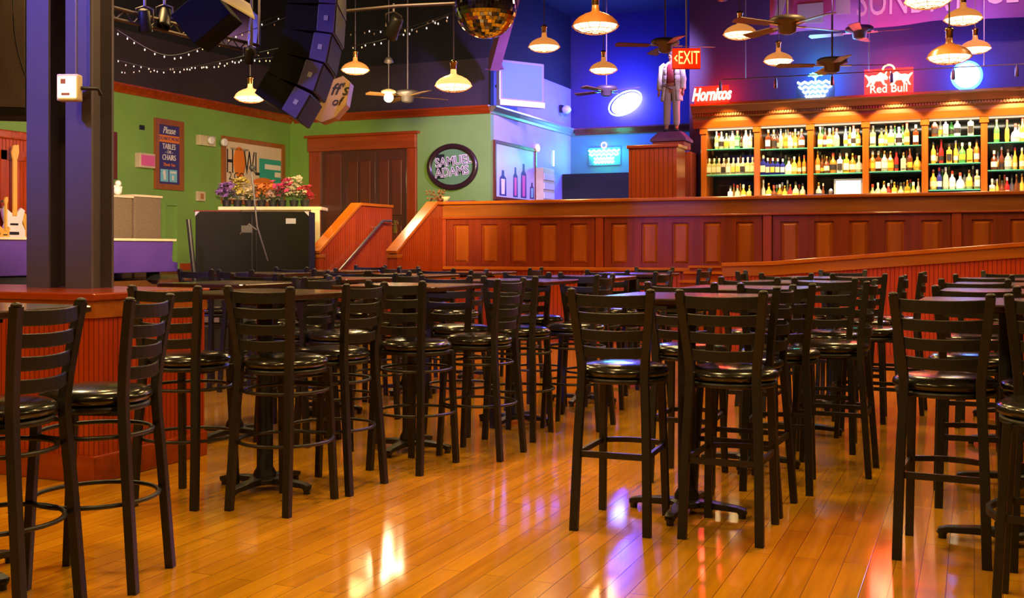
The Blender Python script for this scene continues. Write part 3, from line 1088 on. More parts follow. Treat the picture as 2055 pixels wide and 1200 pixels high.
# picture columns and glass colours, shelf by shelf
R = random.Random(11)
spec = [
    # bay 1
    [(0, [(1438, 'pale'), (1448, 'clear'), (1458, 'pale'), (1470, 'frost'), (1480, 'green'), (1497, 'frost'), (1506, 'clear')]),
     (1, [(1424 + k * 9.6, 'pale' if k < 3 or k > 7 else 'clear') for k in range(10)]),
     (2, [(1466, 'frost'), (1480, 'clear'), (1492, 'gold'), (1504, 'pale')])],
    [(0, [(1542, 'brown'), (1553, 'brown'), (1567, 'clear'), (1577, 'amber'), (1586, 'clear'), (1596, 'gold'), (1609, 'brown')]),
     (1, [(1532, 'blue'), (1541, 'blue'), (1551, 'blue'), (1561, 'blue'), (1571, 'blue'), (1583, 'frost'), (1594, 'gold'), (1604, 'amber'), (1614, 'amber')]),
     (2, [(1532, 'clear'), (1543, 'gold'), (1553, 'brown'), (1565, 'amber'), (1575, 'gold'), (1586, 'red'), (1597, 'clear'), (1611, 'clear')])],
    [(0, [(1646, 'gold'), (1656, 'brown'), (1665, 'gold'), (1679, 'clear'), (1697, 'frost'), (1706, 'amber'), (1713, 'frost'), (1722, 'amber')]),
     (1, [(1641, 'amber'), (1650, 'brown'), (1659, 'brown'), (1672, 'amber'), (1686, 'frost'), (1699, 'gold'), (1711, 'amber'), (1724, 'clear')]),
     (2, [(1643, 'clear'), (1652, 'brown')])],
    [(0, [(1752, 'pale'), (1769, 'gold'), (1788, 'clear'), (1804, 'frost'), (1820, 'amber'), (1838, 'brown')]),
     (1, [(1751, 'amber'), (1763, 'brown'), (1775, 'clear'), (1787, 'amber'), (1799, 'red'), (1813, 'clear'), (1826, 'brown'), (1841, 'gold')]),
     (2, [(1751, 'pale'), (1762, 'clear'), (1774, 'clear'), (1783, 'red'), (1795, 'gold'), (1808, 'pale'), (1821, 'amber'), (1833, 'gold'), (1843, 'clear')])],
    [(0, [(1876, 'brown'), (1898, 'clear'), (1921, 'frost'), (1948, 'clear')]),
     (1, [(1873, 'gold'), (1889, 'red'), (1905, 'gold'), (1918, 'gold'), (1931, 'green'), (1946, 'gold'), (1960, 'amber')]),
     (2, [(1873, 'gold'), (1885, 'blue'), (1898, 'clear'), (1911, 'frost'), (1927, 'frost'), (1945, 'pale'), (1961, 'pale')])],
    [(0, [(2000, 'green'), (2021, 'gold'), (2038, 'frost'), (2052, 'gold')]),
     (1, [(1995, 'brown'), (2010, 'brown'), (2023, 'clear'), (2037, 'gold'), (2051, 'gold')]),
     (2, [(1991, 'clear'), (2001, 'gold'), (2011, 'brown'), (2021, 'red'), (2040, 'brown'), (2051, 'gold')])],
]
for bay, rows in enumerate(spec):
    for lev, items in rows:
        for k, (px, g) in enumerate(items):
            y = VBF + .10 + (k % 2) * .015
            x = PV(px, 300, y).x
            if bay == 0 and lev == 1:
                shp, cp_ = 'square', 'white_cap'
            elif g == 'blue' and bay == 1:
                shp, cp_ = 'square', 'white_cap'
            else:
                shp = R.choice(['tall', 'round', 'squat', 'slim', 'square', 'round'])
                cp_ = R.choice(CAPS)
            sc = R.uniform(.92, 1.08) * (1.05 if shp != 'slim' else .95)
            if shp == 'squat' and R.random() < .5:
                shp = 'round'
            if k and abs(items[k][0] - items[k - 1][0]) < 11:
                sc *= .9
                if shp == 'squat':
                    shp = 'tall'
            if bay == 0 and lev == 1:
                sc = .95
            put_bottle(bay, lev, x, y, SH[bay][lev], shp, g, cp_, R.randrange(5), sc, k)
        # second rank behind
        if not (bay == 2 and lev == 2):
            for k in range(0, len(items) - 1):
                a_, b_ = items[k][0], items[k + 1][0]
                if R.random() < .6 and b_ - a_ < 24:
                    y = VBF + .26
                    x = PV((a_ + b_) / 2, 300, y).x
                    o_g = R.choice(['amber', 'brown', 'clear', 'gold', 'green'])
                    b, c, l = bottle_proto(R.choice(['tall', 'round', 'slim']), o_g, R.choice(CAPS), R.randrange(5))
                    o = bpy.data.objects.new('bottle', b)
                    COL.objects.link(o)
                    o.location = (x, y, SH[bay][lev] + .001)
                    nm = ['top shelf', 'second shelf', 'third shelf'][lev] if lev < len(SH[bay]) - 1 else 'counter'
                    tag(o, f'{GN[o_g]} bottle in the rear rank, behind the {POS[k]} front one, {nm}, {BAYN[bay]}', 'bottle', f'bottles on the {nm} of the {BAYN[bay]}')
                    for nme, me in (('cap', c), ('bottle_label', l)):
                        q = bpy.data.objects.new(nme, me)
                        COL.objects.link(q)
                        q.parent = o

# lit monitor in the third bay
p = PV(1700, 392, VBF - .06)
t = thing('register_monitor', 'white glowing monitor standing on the counter of the third shelf bay', 'monitor', (p.x, VBF + .1, zcounter + .001))
MB().box(-.21, .21, 0, .04, .04, .34).build('housing', 'grey', t, bevel=.008)
MB().box(-.18, .18, -.006, -.001, .06, .31).build('screen', 'white_screen', t)
MB().box(-.08, .08, -.02, .08, 0, .04).build('foot', 'grey', t)

# rail with spot cans above the cornice
rz0 = zc0 + .62
rail = thing('light_rail', 'thin metal rail hanging above the cornice with six small spot cans', 'rail', (0, 0, 0))
a, b = PV(1450, 160, 16.3), PV(2055, 128, 16.3)
b2 = a + (b - a) * 1.25
MB().sweep([a, b2], .008).build('rail_tube', 'rod', rail)
for px in (1496, 1744, 1975):
    q = PV(px, 140, 16.3)
    q.z = a.z + (b.z - a.z) * (q.x - a.x) / (b.x - a.x)
    MB().sweep([q, (q.x, q.y, ZT)], .008).build('drop_rod', 'silver', rail)
for i in range(6):
    xc = (bu[i] + bu[i + 1]) / 2
    zq = a.z + (b.z - a.z) * (xc - a.x) / (b.x - a.x)
    m = MB().lathe([(.018, -.17), (.026, -.16), (.022, -.05), (.008, -.02), (.008, 0)], 10, Matrix.Translation((xc, 16.3, zq)))
    m.build('spot_can', 'rod', rail)
    light('SPOT', (xc, 16.3, zq - .2), 140, (1, .62, .20), .015, (xc, VBF - .20, zc0 - .25), math.radians(74), .3, 'cornice_spot')

# brown cupboard and booth left of the back bar
p0, p1 = PV(1258, 292, 15.6), PV(1362, 292, 15.6)
t = thing('booth_cabinet', 'tall red beadboard cabinet standing behind the railing, left of the back bar', 'cabinet', (p0.x, 15.6, P0))
wd = p1.x - p0.x
MB().box(0.03, wd - .03, 0, .5, 0, p0.z - P0 - .05).build('body', bead_mat('booth_beadboard', (0.40, 0.052, 0.005), (0.30, 0.034, 0.003), 0, .07), t)
MB().box(0, wd, -.03, .53, p0.z - P0 - .05, p0.z - P0).build('top', 'red_wood_h', t, bevel=.01)
p0, p1 = PV(1362, 305, 16.9), PV(1404, 305, 16.9)
tag(MB().box(p0.x, bu[0] - .17, 16.9, 17.4, P0, p0.z).build('side_cupboard', 'dark_wood', bevel=.01), 'dark brown cupboard squeezed between the booth cabinet and the back bar', 'cabinet')

# statue on pedestal
sp = PV(1348, 265, 16.45)
ped = thing('pedestal', 'plum coloured stepped pedestal under the statue', 'pedestal', (sp.x, 16.45, P0))
hp = sp.z - P0
MB().box(-.17, .17, -.17, .17, 0, hp - .28).build('shaft', 'dark_wood', ped, bevel=.01)
MB().box(-.25, .25, -.22, .22, hp - .28, hp - .16).build('moulding', 'shirt', ped, bevel=.02)
MB().ring_surface([[(-.28 * s, -.24 * s, z), (.28 * s, -.24 * s, z), (.28 * s, .24 * s, z), (-.28 * s, .24 * s, z)] for s, z in ((1, hp - .16), (1, hp - .12), (.62, hp - .005))], True, False).build('sloping_top', 'plum', ped, bevel=.01)


def skin_mesh(name, m, joints, edges, parent, lvl=2):
    me = bpy.data.meshes.new(name)
    me.from_pydata([j[:3] for j in joints], edges, [])
    o = bpy.data.objects.new(name + '_rig', me)
    COL.objects.link(o)
    sk = o.modifiers.new('skin', 'SKIN')
    sk.use_smooth_shade = True
    if not me.skin_vertices:
        me.attributes.new('skin', 'FLOAT', 'POINT')
    for i, j in enumerate(joints):
        me.skin_vertices[0].data[i].radius = (j[3], j[4] if len(j) > 4 else j[3])
    me.skin_vertices[0].data[0].use_root = True
    ss = o.modifiers.new('sub', 'SUBSURF')
    ss.levels = lvl
    ss.render_levels = lvl
    bpy.context.view_layer.update()
    dg = bpy.context.evaluated_depsgraph_get()
    nm = bpy.data.meshes.new_from_object(o.evaluated_get(dg))
    bpy.data.objects.remove(o)
    nm.name = name
    nm.materials.clear()
    nm.materials.append(MT[m])
    r = bpy.data.objects.new(name, nm)
    COL.objects.link(r)
    r.parent = parent
    return r


H = 165 / F * (16.45 / ray(1348)[1])
st_t = thing('statue', 'painted statue of a person in a long white jacket, grey trousers and dark red shirt', 'statue', (sp.x, 16.45, sp.z + .001), math.radians(0))
st_t.scale = (H / 1.75,) * 3
# joints: x, y, z, radius   (facing -y, 1.75 m tall before scaling)
J = [(0, 0, .96, .13, .10), (0, 0, 1.15, .13, .09), (0, 0, 1.36, .16, .10), (0, 0, 1.47, .065, .06), (0, -.01, 1.53, .055), (0, -.015, 1.60, .085, .095), (0, -.01, 1.69, .075, .09),
     (-.09, 0, .90, .10), (-.10, -.01, .50, .065), (-.11, 0, .09, .045), (-.12, -.11, .04, .04, .035),
     (.09, 0, .90, .10), (.10, -.01, .50, .065), (.11, 0, .09, .045), (.12, -.11, .04, .04, .035),
     (-.19, 0, 1.40, .065), (-.25, .01, 1.12, .045), (-.26, -.06, .88, .032), (-.26, -.08, .82, .036, .022),
     (.19, 0, 1.40, .065), (.25, .01, 1.12, .045), (.26, -.06, .88, .032), (.26, -.08, .82, .036, .022)]
E = [(0, 1), (1, 2), (2, 3), (3, 4), (4, 5), (5, 6), (0, 7), (7, 8), (8, 9), (9, 10), (0, 11), (11, 12), (12, 13), (13, 14),
     (2, 15), (15, 16), (16, 17), (17, 18), (2, 19), (19, 20), (20, 21), (21, 22)]
for s, base in ((-1, 18), (1, 22)):
    for k in range(4):
        i = len(J)
        xx = s * .26 + (k - 1.5) * .012
        J.append((xx, -.088, .775, .009))
        J.append((xx + s * .002, -.098, .740 + abs(k - 1.5) * .006, .0075))
        E += [(base, i), (i, i + 1)]
    i = len(J)
    J.append((s * .235, -.105, .80, .009))
    J.append((s * .228, -.12, .775, .008))
    E += [(base, i), (i, i + 1)]
body = skin_mesh('body', 'skin', J, E, st_t, 1)
skin_mesh('trousers', 'trouser_cloth', [(0, .005, 1.07, .155, .12), (-.09, .005, .90, .115), (-.10, -.005, .50, .085), (-.11, .005, .11, .075), (.09, .005, .90, .115), (.10, -.005, .50, .085), (.11, .005, .11, .075)],
          [(0, 1), (1, 2), (2, 3), (0, 4), (4, 5), (5, 6)], st_t, 1)
skin_mesh('shirt', 'shirt', [(0, -.012, .98, .158, .128), (0, -.015, 1.18, .14, .10), (0, -.012, 1.38, .15, .10), (0, 0, 1.46, .075, .07)], [(0, 1), (1, 2), (2, 3)], st_t, 1)
jk = MB()
rings = []
for z, rx, ry, gap in ((.66, .245, .15, .62), (.85, .225, .14, .60), (1.05, .19, .125, .55), (1.2, .19, .125, .5), (1.36, .20, .13, .45), (1.44, .15, .11, .4), (1.485, .085, .08, .4)):
    rings.append([(rx * math.sin(a), -ry * math.cos(a), z) for a in [gap + (2 * PI - 2 * gap) * i / 20 for i in range(21)]])
for z_i in range(len(rings) - 1):
    A, B = rings[z_i], rings[z_i + 1]
    jk.add(A + B, [(i, i + 1, i + 22, i + 21) for i in range(20)], True)
for s in (-1, 1):
    jk.sweep([(s * .14, 0, 1.42), (s * .205, 0, 1.38), (s * .255, .01, 1.12), (s * .262, -.05, .90)], [.07, .078, .062, .055], n=12)
jo = jk.build('jacket', 'coat_cloth', st_t)
sd = jo.modifiers.new('thick', 'SOLIDIFY')
sd.thickness = .012
MB().sphere((0, .0, 1.665), .105, 14, 8, sq=(.92, 1.0, .85)).build('hair', 'ink', st_t)
fc = MB()
for s in (-1, 1):
    fc.sphere((s * .032, -.098, 1.625), .011, 8, 6)
fc.sphere((0, -.108, 1.60), .016, 8, 6, sq=(.8, 1, 1.5))
fc.box(-.028, .028, -.104, -.09, 1.558, 1.568)
fc.build('face_features', 'skin', st_t)
sh = MB()
for s in (-1, 1):
    MB().sphere((s * .118, -.06, .035), .06, 12, 8, sq=(.85, 1.9, .75)).build('shoe', 'ink', st_t)
bt = MB()
for s in (-1, 1):
    for z in (1.0, 1.1, 1.2, 1.3):
        bt.sphere((s * .105, -.125, z), .012, 8, 6)
bt.build('buttons', 'ink', st_t)

# ------------------------------------------------------------------ exit sign
ex = PD(1378, 117, 11.5)
t = thing('exit_sign', 'red glowing exit sign with a left arrow hanging from the ceiling', 'sign', ex, TH)
MB().box(-.15, .15, 0, .05, -.11, .11).build('housing', 'red_ink', t, bevel=.006)
MB().box(-.145, .145, -.004, -.001, -.105, .105).build('face', 'exit_red', t)
text('EXIT', .20, 'lettering', 'exit_letter', t, (.022, -.006, 0), sx=.56, depth=.002)
MB().prism([(-.135, 0), (-.105, .035), (-.095, .028), (-.118, 0), (-.095, -.028), (-.105, -.035)], -.008, -.004).build('arrow', 'exit_letter', t)
MB().sweep([(0, .025, .11), (0, .025, ZT - ex.z)], .008).build('hanging_rod', 'rod', t)
light('POINT', ex + Vector((0.0, -.25, 0)), 4, (1, .08, .02), .08, name='exit_glow')

# ------------------------------------------------------------------ neon signs
def neon(name, label, px, py, v, scale=1.0):
    p = PV(px, py, v)
    t = thing(name, label, 'neon sign', p)
    return t, p


def legs(t, p, xs, z):
    m = MB()
    for x in xs:
        m.sweep([(x, .06, z), (x, .06, zc0 + .37 - p.z)], .008)
    m.build('stand_legs', 'rod', t)
    light('POINT', (p.x, 17.45, p.z + .12), GLOW[0], GLOW[1], .15, name='neon_back_glow')


# red script on the cornice
GLOW = (30, (1, .02, .01))
t, p = neon('neon_script', 'red neon script sign above the left end of the back bar', 1427, 190, 16.85)
text('Hornitos', .27, 'script_tube', 'neon_hot', t, (0, 0, 0), tube=.009, shear=.3, sx=.62)
MB().box(-.27, .27, .03, .045, -.13, .14).build('backplate', mat('red_back_glow', (.3, .01, .01), .5, emis=(1, .02, .005), strength=.9), t)
legs(t, p, (-.2, .2), -.1)
light('POINT', p + Vector((0, -.2, 0)), 26, (1, .03, .01), .12, name='neon_glow')

# blue and green neon, middle
t, p = neon('neon_palm', 'blue-white neon sign with a green top, above the second and third bays', 1636, 172, 16.85)
m = MB()
for k, (z, w_) in enumerate(((.05, .26), (-.02, .24), (-.09, .18), (-.16, .14))):
    pts = [(w_ * (i / 10 * 2 - 1), 0, z + .018 * (-1) ** i) for i in range(11)]
    m.sweep(smoothpath(pts, 2), .014, n=8)
m.build('lettering_tube', 'neon_white', t)
m = MB()
for a_ in range(7):
    q = math.radians(20 + a_ * 23.3)
    m.sweep([(0, 0, .12), (.06 * math.cos(q), 0, .14 + .05 * math.sin(q)), (.11 * math.cos(q), 0, .13 + .07 * math.sin(q))], .009, n=6)
m.sweep([(0, 0, .05), (.005, 0, .13)], .010)
m.build('green_tube', 'neon_green', t)
MB().box(-.28, .28, .03, .05, -.2, .08).build('backplate', 'black_plastic', t)
GLOW = (50, (.02, .16, 1))
legs(t, p, (-.2, .2), -.2)
light('POINT', p + Vector((0, -.25, 0)), 42, (.05, .2, 1), .12, name='neon_glow')
light('POINT', p + Vector((0, .5, .45)), 14, (.0, .8, .5), .12, name='neon_glow')
light('POINT', p + Vector((.0, -.15, .22)), 5, (.0, 1, .3), .05, name='neon_glow')

# red sign with two bulls and a sun
t, p = neon('neon_bulls', 'red lit sign with two charging bulls under a yellow sun arc above the fourth bay', 1783, 160, 16.85)
MB().box(-.34, .34, .03, .06, -.20, .17).build('backplate', mat('red_sign_face', (.4, .01, .01), .4, emis=(1, .012, .004), strength=4.0), t)
bull = [(-.31, -.085), (-.275, -.02), (-.295, .03), (-.335, .085), (-.32, .09), (-.275, .06), (-.23, .075), (-.17, .072), (-.115, .115), (-.07, .095), (-.055, .085), (-.03, .125), (-.02, .12),
        (-.035, .075), (-.008, .04), (-.018, .005), (-.045, .005), (-.07, .01), (-.055, -.045), (-.02, -.07), (-.03, -.082), (-.075, -.065), (-.105, -.012), (-.18, -.008), (-.205, -.055), (-.255, -.09), (-.262, -.075), (-.23, -.045), (-.245, -.02), (-.285, -.085)]
bl = MB()
bl.prism(bull, .0, .02)
bl.build('left_bull', 'neon_hot', t)
MB().prism([(-x, z) for x, z in bull][::-1], .0, .02).build('right_bull', 'neon_hot', t)
m = MB()
m.sweep([(.08 * math.cos(a_ * PI / 10), .01, .15 + .07 * math.sin(a_ * PI / 10)) for a_ in range(11)], .012)
m.build('sun_arc', 'neon_yellow', t)
GLOW = (40, (1, .02, .02))
legs(t, p, (-.2, .2), -.19)
text('Red Bull', .17, 'lettering', 'neon_hot', t, (0, .01, -.13), depth=.008, sx=.93)
light('POINT', p + Vector((0, -.3, 0)), 34, (1, .03, .01), .15, name='neon_glow')

# round blue sign
t, p = neon('neon_roundel', 'round blue and white lit sign above the fifth bay', 1940, 152, 16.85)
MB().lathe([(.20, -.02), (.215, -.01), (.215, .02), (.20, .03)], 28, Matrix.Rotation(PI / 2, 4, 'X')).build('drum', mat('blue_sign_drum', (.02, .04, .3), .4, emis=(.03, .15, 1), strength=8.0), t)
MB().lathe([(.01, .031), (.175, .031), (.175, .036), (.01, .036)], 28, Matrix.Rotation(PI / 2, 4, 'X')).build('face', mat('sign_face_white', (.3, .4, .6), .4, emis=(.22, .42, 1), strength=12), t)
m = MB()
for k, z in enumerate((.07, 0, -.07)):
    m.sweep(smoothpath([(-.13 + .026 * i, -.045, z + .03 * (i - 5) / 5 + .012 * (-1) ** i) for i in range(11)], 2), .008, n=6)
m.build('tube_lettering', 'neon_white', t)
GLOW = (45, (.02, .16, 1))
legs(t, p, (-.1, .1), -.15)
light('POINT', p + Vector((0, -.3, 0)), 30, (.03, .2, 1), .15, name='neon_glow')

# tilted oval on the dark wall
t, p = neon('neon_oval', 'bright blue-white oval neon sign tilted on the far wall', 1255, 207, VW3 - .20)
t.rotation_euler = (0, -math.radians(24), 0)
M = Matrix.Scale(1.75, 4, (1, 0, 0)) @ Matrix.Rotation(PI / 2, 4, 'X')
MB().lathe([(.01, .0), (.19, .0), (.20, -.03), (.01, -.03)], 32, M).build('face', mat('oval_face', (.4, .5, .8), .4, emis=(.22, .24, 1), strength=55), t)
MB().sweep([(.40 * math.cos(a_ * PI / 20), -.02, .235 * math.sin(a_ * PI / 20)) for a_ in range(40)], .016, loop=True).build('rim_tube', 'neon_blue', t)
m = MB()
m.sweep(smoothpath([(-.27 + .045 * i, -.03, .05 * (-1) ** i) for i in range(13)], 3), .012, n=6)
m.build('tube_lettering', 'neon_white', t)
MB().sweep([(.0, .0, .0), (.0, .17, .0)], .02).build('bracket', 'rod', t)
light('POINT', p + Vector((0, -.6, .2)), 300, (.03, .05, 1), .2, name='neon_glow')

# teal sign lower
t, p = neon('neon_teal_sign', 'teal-white neon sign with a red ring on top, over the dark doorway', 1212, 310, VW3 - .075)
m = MB()
for k, (z, w_) in enumerate(((.08, .36), (.0, .34), (-.09, .23), (-.17, .23))):
    m.sweep(smoothpath([(w_ * (i / 12 * 2 - 1), 0, z + .022 * (-1) ** i) for i in range(13)], 2), .020, n=8)
m.build('lettering_tube', 'neon_teal', t)
MB().sweep([(.06 * math.cos(a_ * PI / 8), 0, .21 + .06 * math.sin(a_ * PI / 8)) for a_ in range(16)], .014, loop=True).build('red_ring', 'neon_pink', t)
MB().box(-.38, .38, .04, .07, -.24, .16).build('backplate', 'teal', t)
light('POINT', p + Vector((.3, -.22, 0)), 7, (.03, 1, .65), .2, name='neon_glow')

# dark kitchen hatch / doorway below it
p0, p1 = PV(1115, 350, 22.9), PV(1262, 350, 22.9)
tag(MB().box(max(p0.x, UP + .02), p1.x + .5, 22.9, 23.48, P0, p0.z).build('dark_hatch', 'black_cloth'), 'black curtained counter below the teal neon sign', 'counter')

# ------------------------------------------------------------------ passage wall things
def on_passage(px0, px1, yt, yb, off=.0):
    a, b = PU(px0, yt, UP + off), PU(px1, yt, UP + off)
    zt = PU(px0, yt, UP + off).z
    zb = PU(px0, yb, UP + off).z
    return a.y, b.y, zb, zt


y0, y1, zb, zt = on_passage(992, 1076, 280, 400, .03)
t = thing('wall_poster', 'large framed pale blue poster with figures on the violet wall', 'poster', (UP, (y0 + y1) / 2, zb))
hw, hh = (y1 - y0) / 2, zt - zb
f = MB()
f.box(.001, .05, -hw, -hw + .06, 0, hh).box(.001, .05, hw - .06, hw, 0, hh).box(.001, .05, -hw + .06, hw - .06, hh - .06, hh).box(.001, .05, -hw + .06, hw - .06, 0, .06)
f.build('frame', 'dark_wood', t)
MB().box(.001, .02, -hw + .06, hw - .06, .06, hh - .06).build('print', noisy('poster_print', (.45, .60, .70), (.55, .50, .66), (1, 1.5, 1.2), .4), t)
MX = Matrix.Rotation(PI / 2, 4, 'Z')
for k, (q, hgt, wd_, cl) in enumerate(((-.60, .50, .17, 'pale_ink'), (-.02, .60, .12, 'pink_ink'), (.38, .70, .15, 'pink_ink'), (.80, .34, .12, 'sky_ink'))):
    y = q * hw
    MB().prism([(y - wd_, .09), (y + wd_, .09), (y + wd_ * .9, .09 + hgt * .7), (y + wd_ * .35, .09 + hgt * .8), (y + wd_ * .3, .09 + hgt), (y - wd_ * .3, .09 + hgt), (y - wd_ * .35, .09 + hgt * .8), (y - wd_ * .9, .09 + hgt * .7)],
               -.024, -.021, MX).build('printed_figure', 'navy_ink', t)
    MB().prism([(y - wd_ * .45, .12), (y + wd_ * .45, .12), (y + wd_ * .55, .09 + hgt * .66), (y - wd_ * .55, .09 + hgt * .66)], -.027, -.0245, MX).build('printed_shirt', cl, t)

p = PU(1048, 170, UP + .62)
t = thing('television', 'boxy grey flat television mounted high on the violet wall', 'television', (p.x, p.y, p.z - .42), math.radians(-34))
hw, hh = .51, .86
MB().box(-.12, .0, -hw, hw, 0, hh).build('housing', 'silver', t, bevel=.015)
MB().box(.0005, .008, -hw + .06, hw - .06, .14, hh - .05).build('screen', 'tv_screen', t)
MB().box(.0005, .03, -hw, hw, .0, .11).build('speaker_bar', 'white', t, bevel=.006)
MB().sweep([(-.12, 0, hh * .5), (-.50, -.28, hh * .5)], .03).build('wall_bracket', 'black_plastic', t)

y0, y1, zb, zt = on_passage(1122, 1146, 204, 224, .12)
t = thing('wall_camera', 'small white wall camera beside the violet wall corner', 'camera', (UP + .01, (y0 + y1) / 2, (zb + zt) / 2))
MB().box(0, .06, -.08, .08, -.08, .08).build('mount', 'black_plastic', t)
MB().sphere((.14, 0, -.02), .11, 14, 8, sq=(1, 1, .9)).build('dome', 'white', t)

p = PU(1077, 297, UP + .04)
tag(MB().lathe([(.01, 0), (.085, 0), (.085, .04), (.07, .05), (.01, .05)], 20, Matrix.Rotation(PI / 2, 4, 'Y')).build('round_sconce', mat('pink_lit_disc', (.7, .5, .4), .4, emis=(1, .5, .3), strength=.7), loc=p), 'small round pinkish disc at the top right corner of the wall poster', 'wall light')
p = PU(1111, 318, UP + .05)
tag(MB().lathe([(.018, -.17), (.02, -.16), (.02, .16), (.018, .17)], 10).build('tube_light', mat('tube_light', (.7, .9, .8), .4, emis=(.6, 1, .85), strength=1.4), loc=p), 'slim upright white tube light above the white rack', 'wall light')
y0, y1, zb, zt = on_passage(1089, 1112, 336, 398, .2)
t = thing('white_rack', 'tall narrow white rack of cards against the violet wall', 'rack', (UP + .01, (y0 + y1) / 2, P0))
MB().box(0, .2, (y0 - y1) / 2, (y1 - y0) / 2, 0, zt - P0).build('body', 'cream', t, bevel=.01)
m = MB()
for k in range(5):
    z = zt - P0 - .12 - k * .2
    m.box(.2005, .215, (y0 - y1) / 2 + .04, (y1 - y0) / 2 - .04, z - .13, z)
m.build('cards', 'white', t)

# angled beam
q0, q1 = PD(992, 128, 20.0), PD(1035, -30, 18.0)
tag(MB().sweep([q0 + Vector((0, 0, -.1)), q0, q1], .09, .16, square=True).build('angled_beam', noisy('pink_lit_beam', (.34, .13, .26), (.28, .1, .22), (2, 2, 2), .5)), 'slanting pinkish beam rising from the wall corner toward the ceiling', 'beam')  # pink-purple light on the beam is put into its base colour

# oval mirror on the back wall
p = PV(908, 335, VW2 - .02)
t = thing('oval_mirror', 'large oval advertising mirror in a dark frame beside the red door', 'mirror', p)
A, B = 57 / F * (VW2 / ray(908)[1]), 47 / F * (VW2 / ray(908)[1])
rings = []
for (dr_, y) in ((0, 0), (0, -.03), (.03, -.06), (.09, -.05), (.11, -.02)):
    rings.append([((A - dr_) * math.cos(2 * PI * k / 40), y, (B - dr_) * math.sin(2 * PI * k / 40)) for k in range(40)])
MB().ring_surface(rings, False, True).build('frame', noisy('dark_mirror_frame', (.035, .012, .010), (.025, .01, .008), (6, 6, 6), .3, coat=.4), t)
MB().add([((A - .1) * math.cos(2 * PI * k / 40), -.02, (B - .1) * math.sin(2 * PI * k / 40)) for k in range(40)], [tuple(range(40))]).build('glass', 'sign_mirror', t)
for wd_, dx_, dz_ in (('SAMUEL', .03, .11), ('ADAMS', .0, -.10)):
    text(wd_, .245, 'lettering', 'pale_ink', t, (dx_, -.026, dz_), sx=.90, rot=(PI / 2, -.09, 0), fat=.009)
    text(wd_, .245, 'letter_core', 'ink', t, (dx_ + .004, -.031, dz_ - .003), sx=.90, rot=(PI / 2, -.09, 0), fat=-.004, depth=.001)
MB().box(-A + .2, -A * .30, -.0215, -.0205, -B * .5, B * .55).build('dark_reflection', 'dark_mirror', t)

# ------------------------------------------------------------------ left wall things
def on_left(px0, px1, yt, yb):
    a, b = PU(px0, yt, UW1 + .02), PU(px1, yt, UW1 + .02)
    zb = PU(px0, yb, UW1 + .02).z
    return a.y, b.y, zb, a.z


ROT_L = (PI / 2, 0, PI / 2)
y0, y1, zb, zt = on_left(310, 367, 236, 379)
t = thing('notice_board', 'tall narrow framed navy notice asking not to move tables or chairs', 'sign', (UW1, (y0 + y1) / 2, (zb + zt) / 2))
hw, hh = (y1 - y0) / 2, (zt - zb) / 2
f = MB()
f.box(.001, .05, -hw, -hw + .09, -hh, hh).box(.001, .05, hw - .09, hw, -hh, hh).box(.001, .05, -hw + .09, hw - .09, hh - .1, hh).box(.001, .05, -hw + .09, hw - .09, -hh, -hh + .1)
f.build('frame', 'oak_v', t)
MB().box(.001, .02, -hw + .09, hw - .09, -hh + .1, hh - .1).build('print', 'navy_ink', t)
iw, ih = hw - .09, hh - .1
MB().box(.0205, .022, -iw + .01, iw - .01, ih * .42, ih * .66).build('orange_band', 'orange_ink', t)
sz = iw * .62
text('Please', sz, 'lettering', 'pale_ink', t, (.025, 0, ih * .82), ROT_L, shear=.3, sx=.75)
text('DO NOT MOVE', sz * .5, 'lettering', 'navy_ink', t, (.025, 0, ih * .54), ROT_L, sx=.85)
text('TABLES', sz * .8, 'lettering', 'pale_ink', t, (.025, 0, ih * .27), ROT_L, sx=.75)
text('- OR -', sz * .45, 'lettering', 'pale_ink', t, (.025, 0, ih * .09), ROT_L)
text('CHAIRS', sz * .8, 'lettering', 'pale_ink', t, (.025, 0, -ih * .10), ROT_L, sx=.75)
text('Thank You', sz * .45, 'lettering', 'orange_ink', t, (.025, 0, -ih * .34), ROT_L, sx=.9, shear=.3)
m = MB()
m.box(.0205, .022, -iw * .78, -iw * .06, -ih * .92, -ih * .50).box(.0205, .022, iw * .04, iw * .76, -ih * .92, -ih * .50)
m.build('blue_pictures', 'sky_ink', t)
m = MB()
m.box(.0225, .024, iw * .12, iw * .68, -ih * .62, -ih * .56).sphere((.023, -iw * .42, -ih * .62), 1, 10, 6, sq=(.002, .04, .05)).box(.0225, .024, -iw * .5, -iw * .3, -ih * .85, -ih * .68).box(.0225, .024, iw * .3, iw * .45, -ih * .85, -ih * .7)
m.build('picture_marks', 'pale_ink', t)

y0, y1, zb, zt = on_left(445, 570, 272, 408)
t = thing('poster_board', 'large cream framed poster with black HOWL lettering behind the flowers', 'poster', (UW1, (y0 + y1) / 2, (zb + zt) / 2))
hw, hh = (y1 - y0) / 2, (zt - zb) / 2
f = MB()
f.box(.001, .05, -hw, -hw + .10, -hh, hh).box(.001, .05, hw - .10, hw, -hh, hh).box(.001, .05, -hw + .10, hw - .10, hh - .09, hh).box(.001, .05, -hw + .10, hw - .10, -hh, -hh + .09)
f.build('frame', 'oak_v', t)
MB().box(.001, .02, -hw + .10, hw - .10, -hh + .09, hh - .09).build('print', 'paper', t)
iw, ih = hw - .10, hh - .09
text('H', .66, 'lettering', 'ink', t, (.024, -iw * .84, ih * .28), ROT_L, sx=.50, depth=.002)
text('WL', .66, 'lettering', 'ink', t, (.024, -iw * .09, ih * .28), ROT_L, sx=.50, depth=.002)
text('2 GO', .22, 'lettering', 'ink', t, (.024, -iw * .62, -ih * .20), ROT_L, sx=.95, depth=.002)
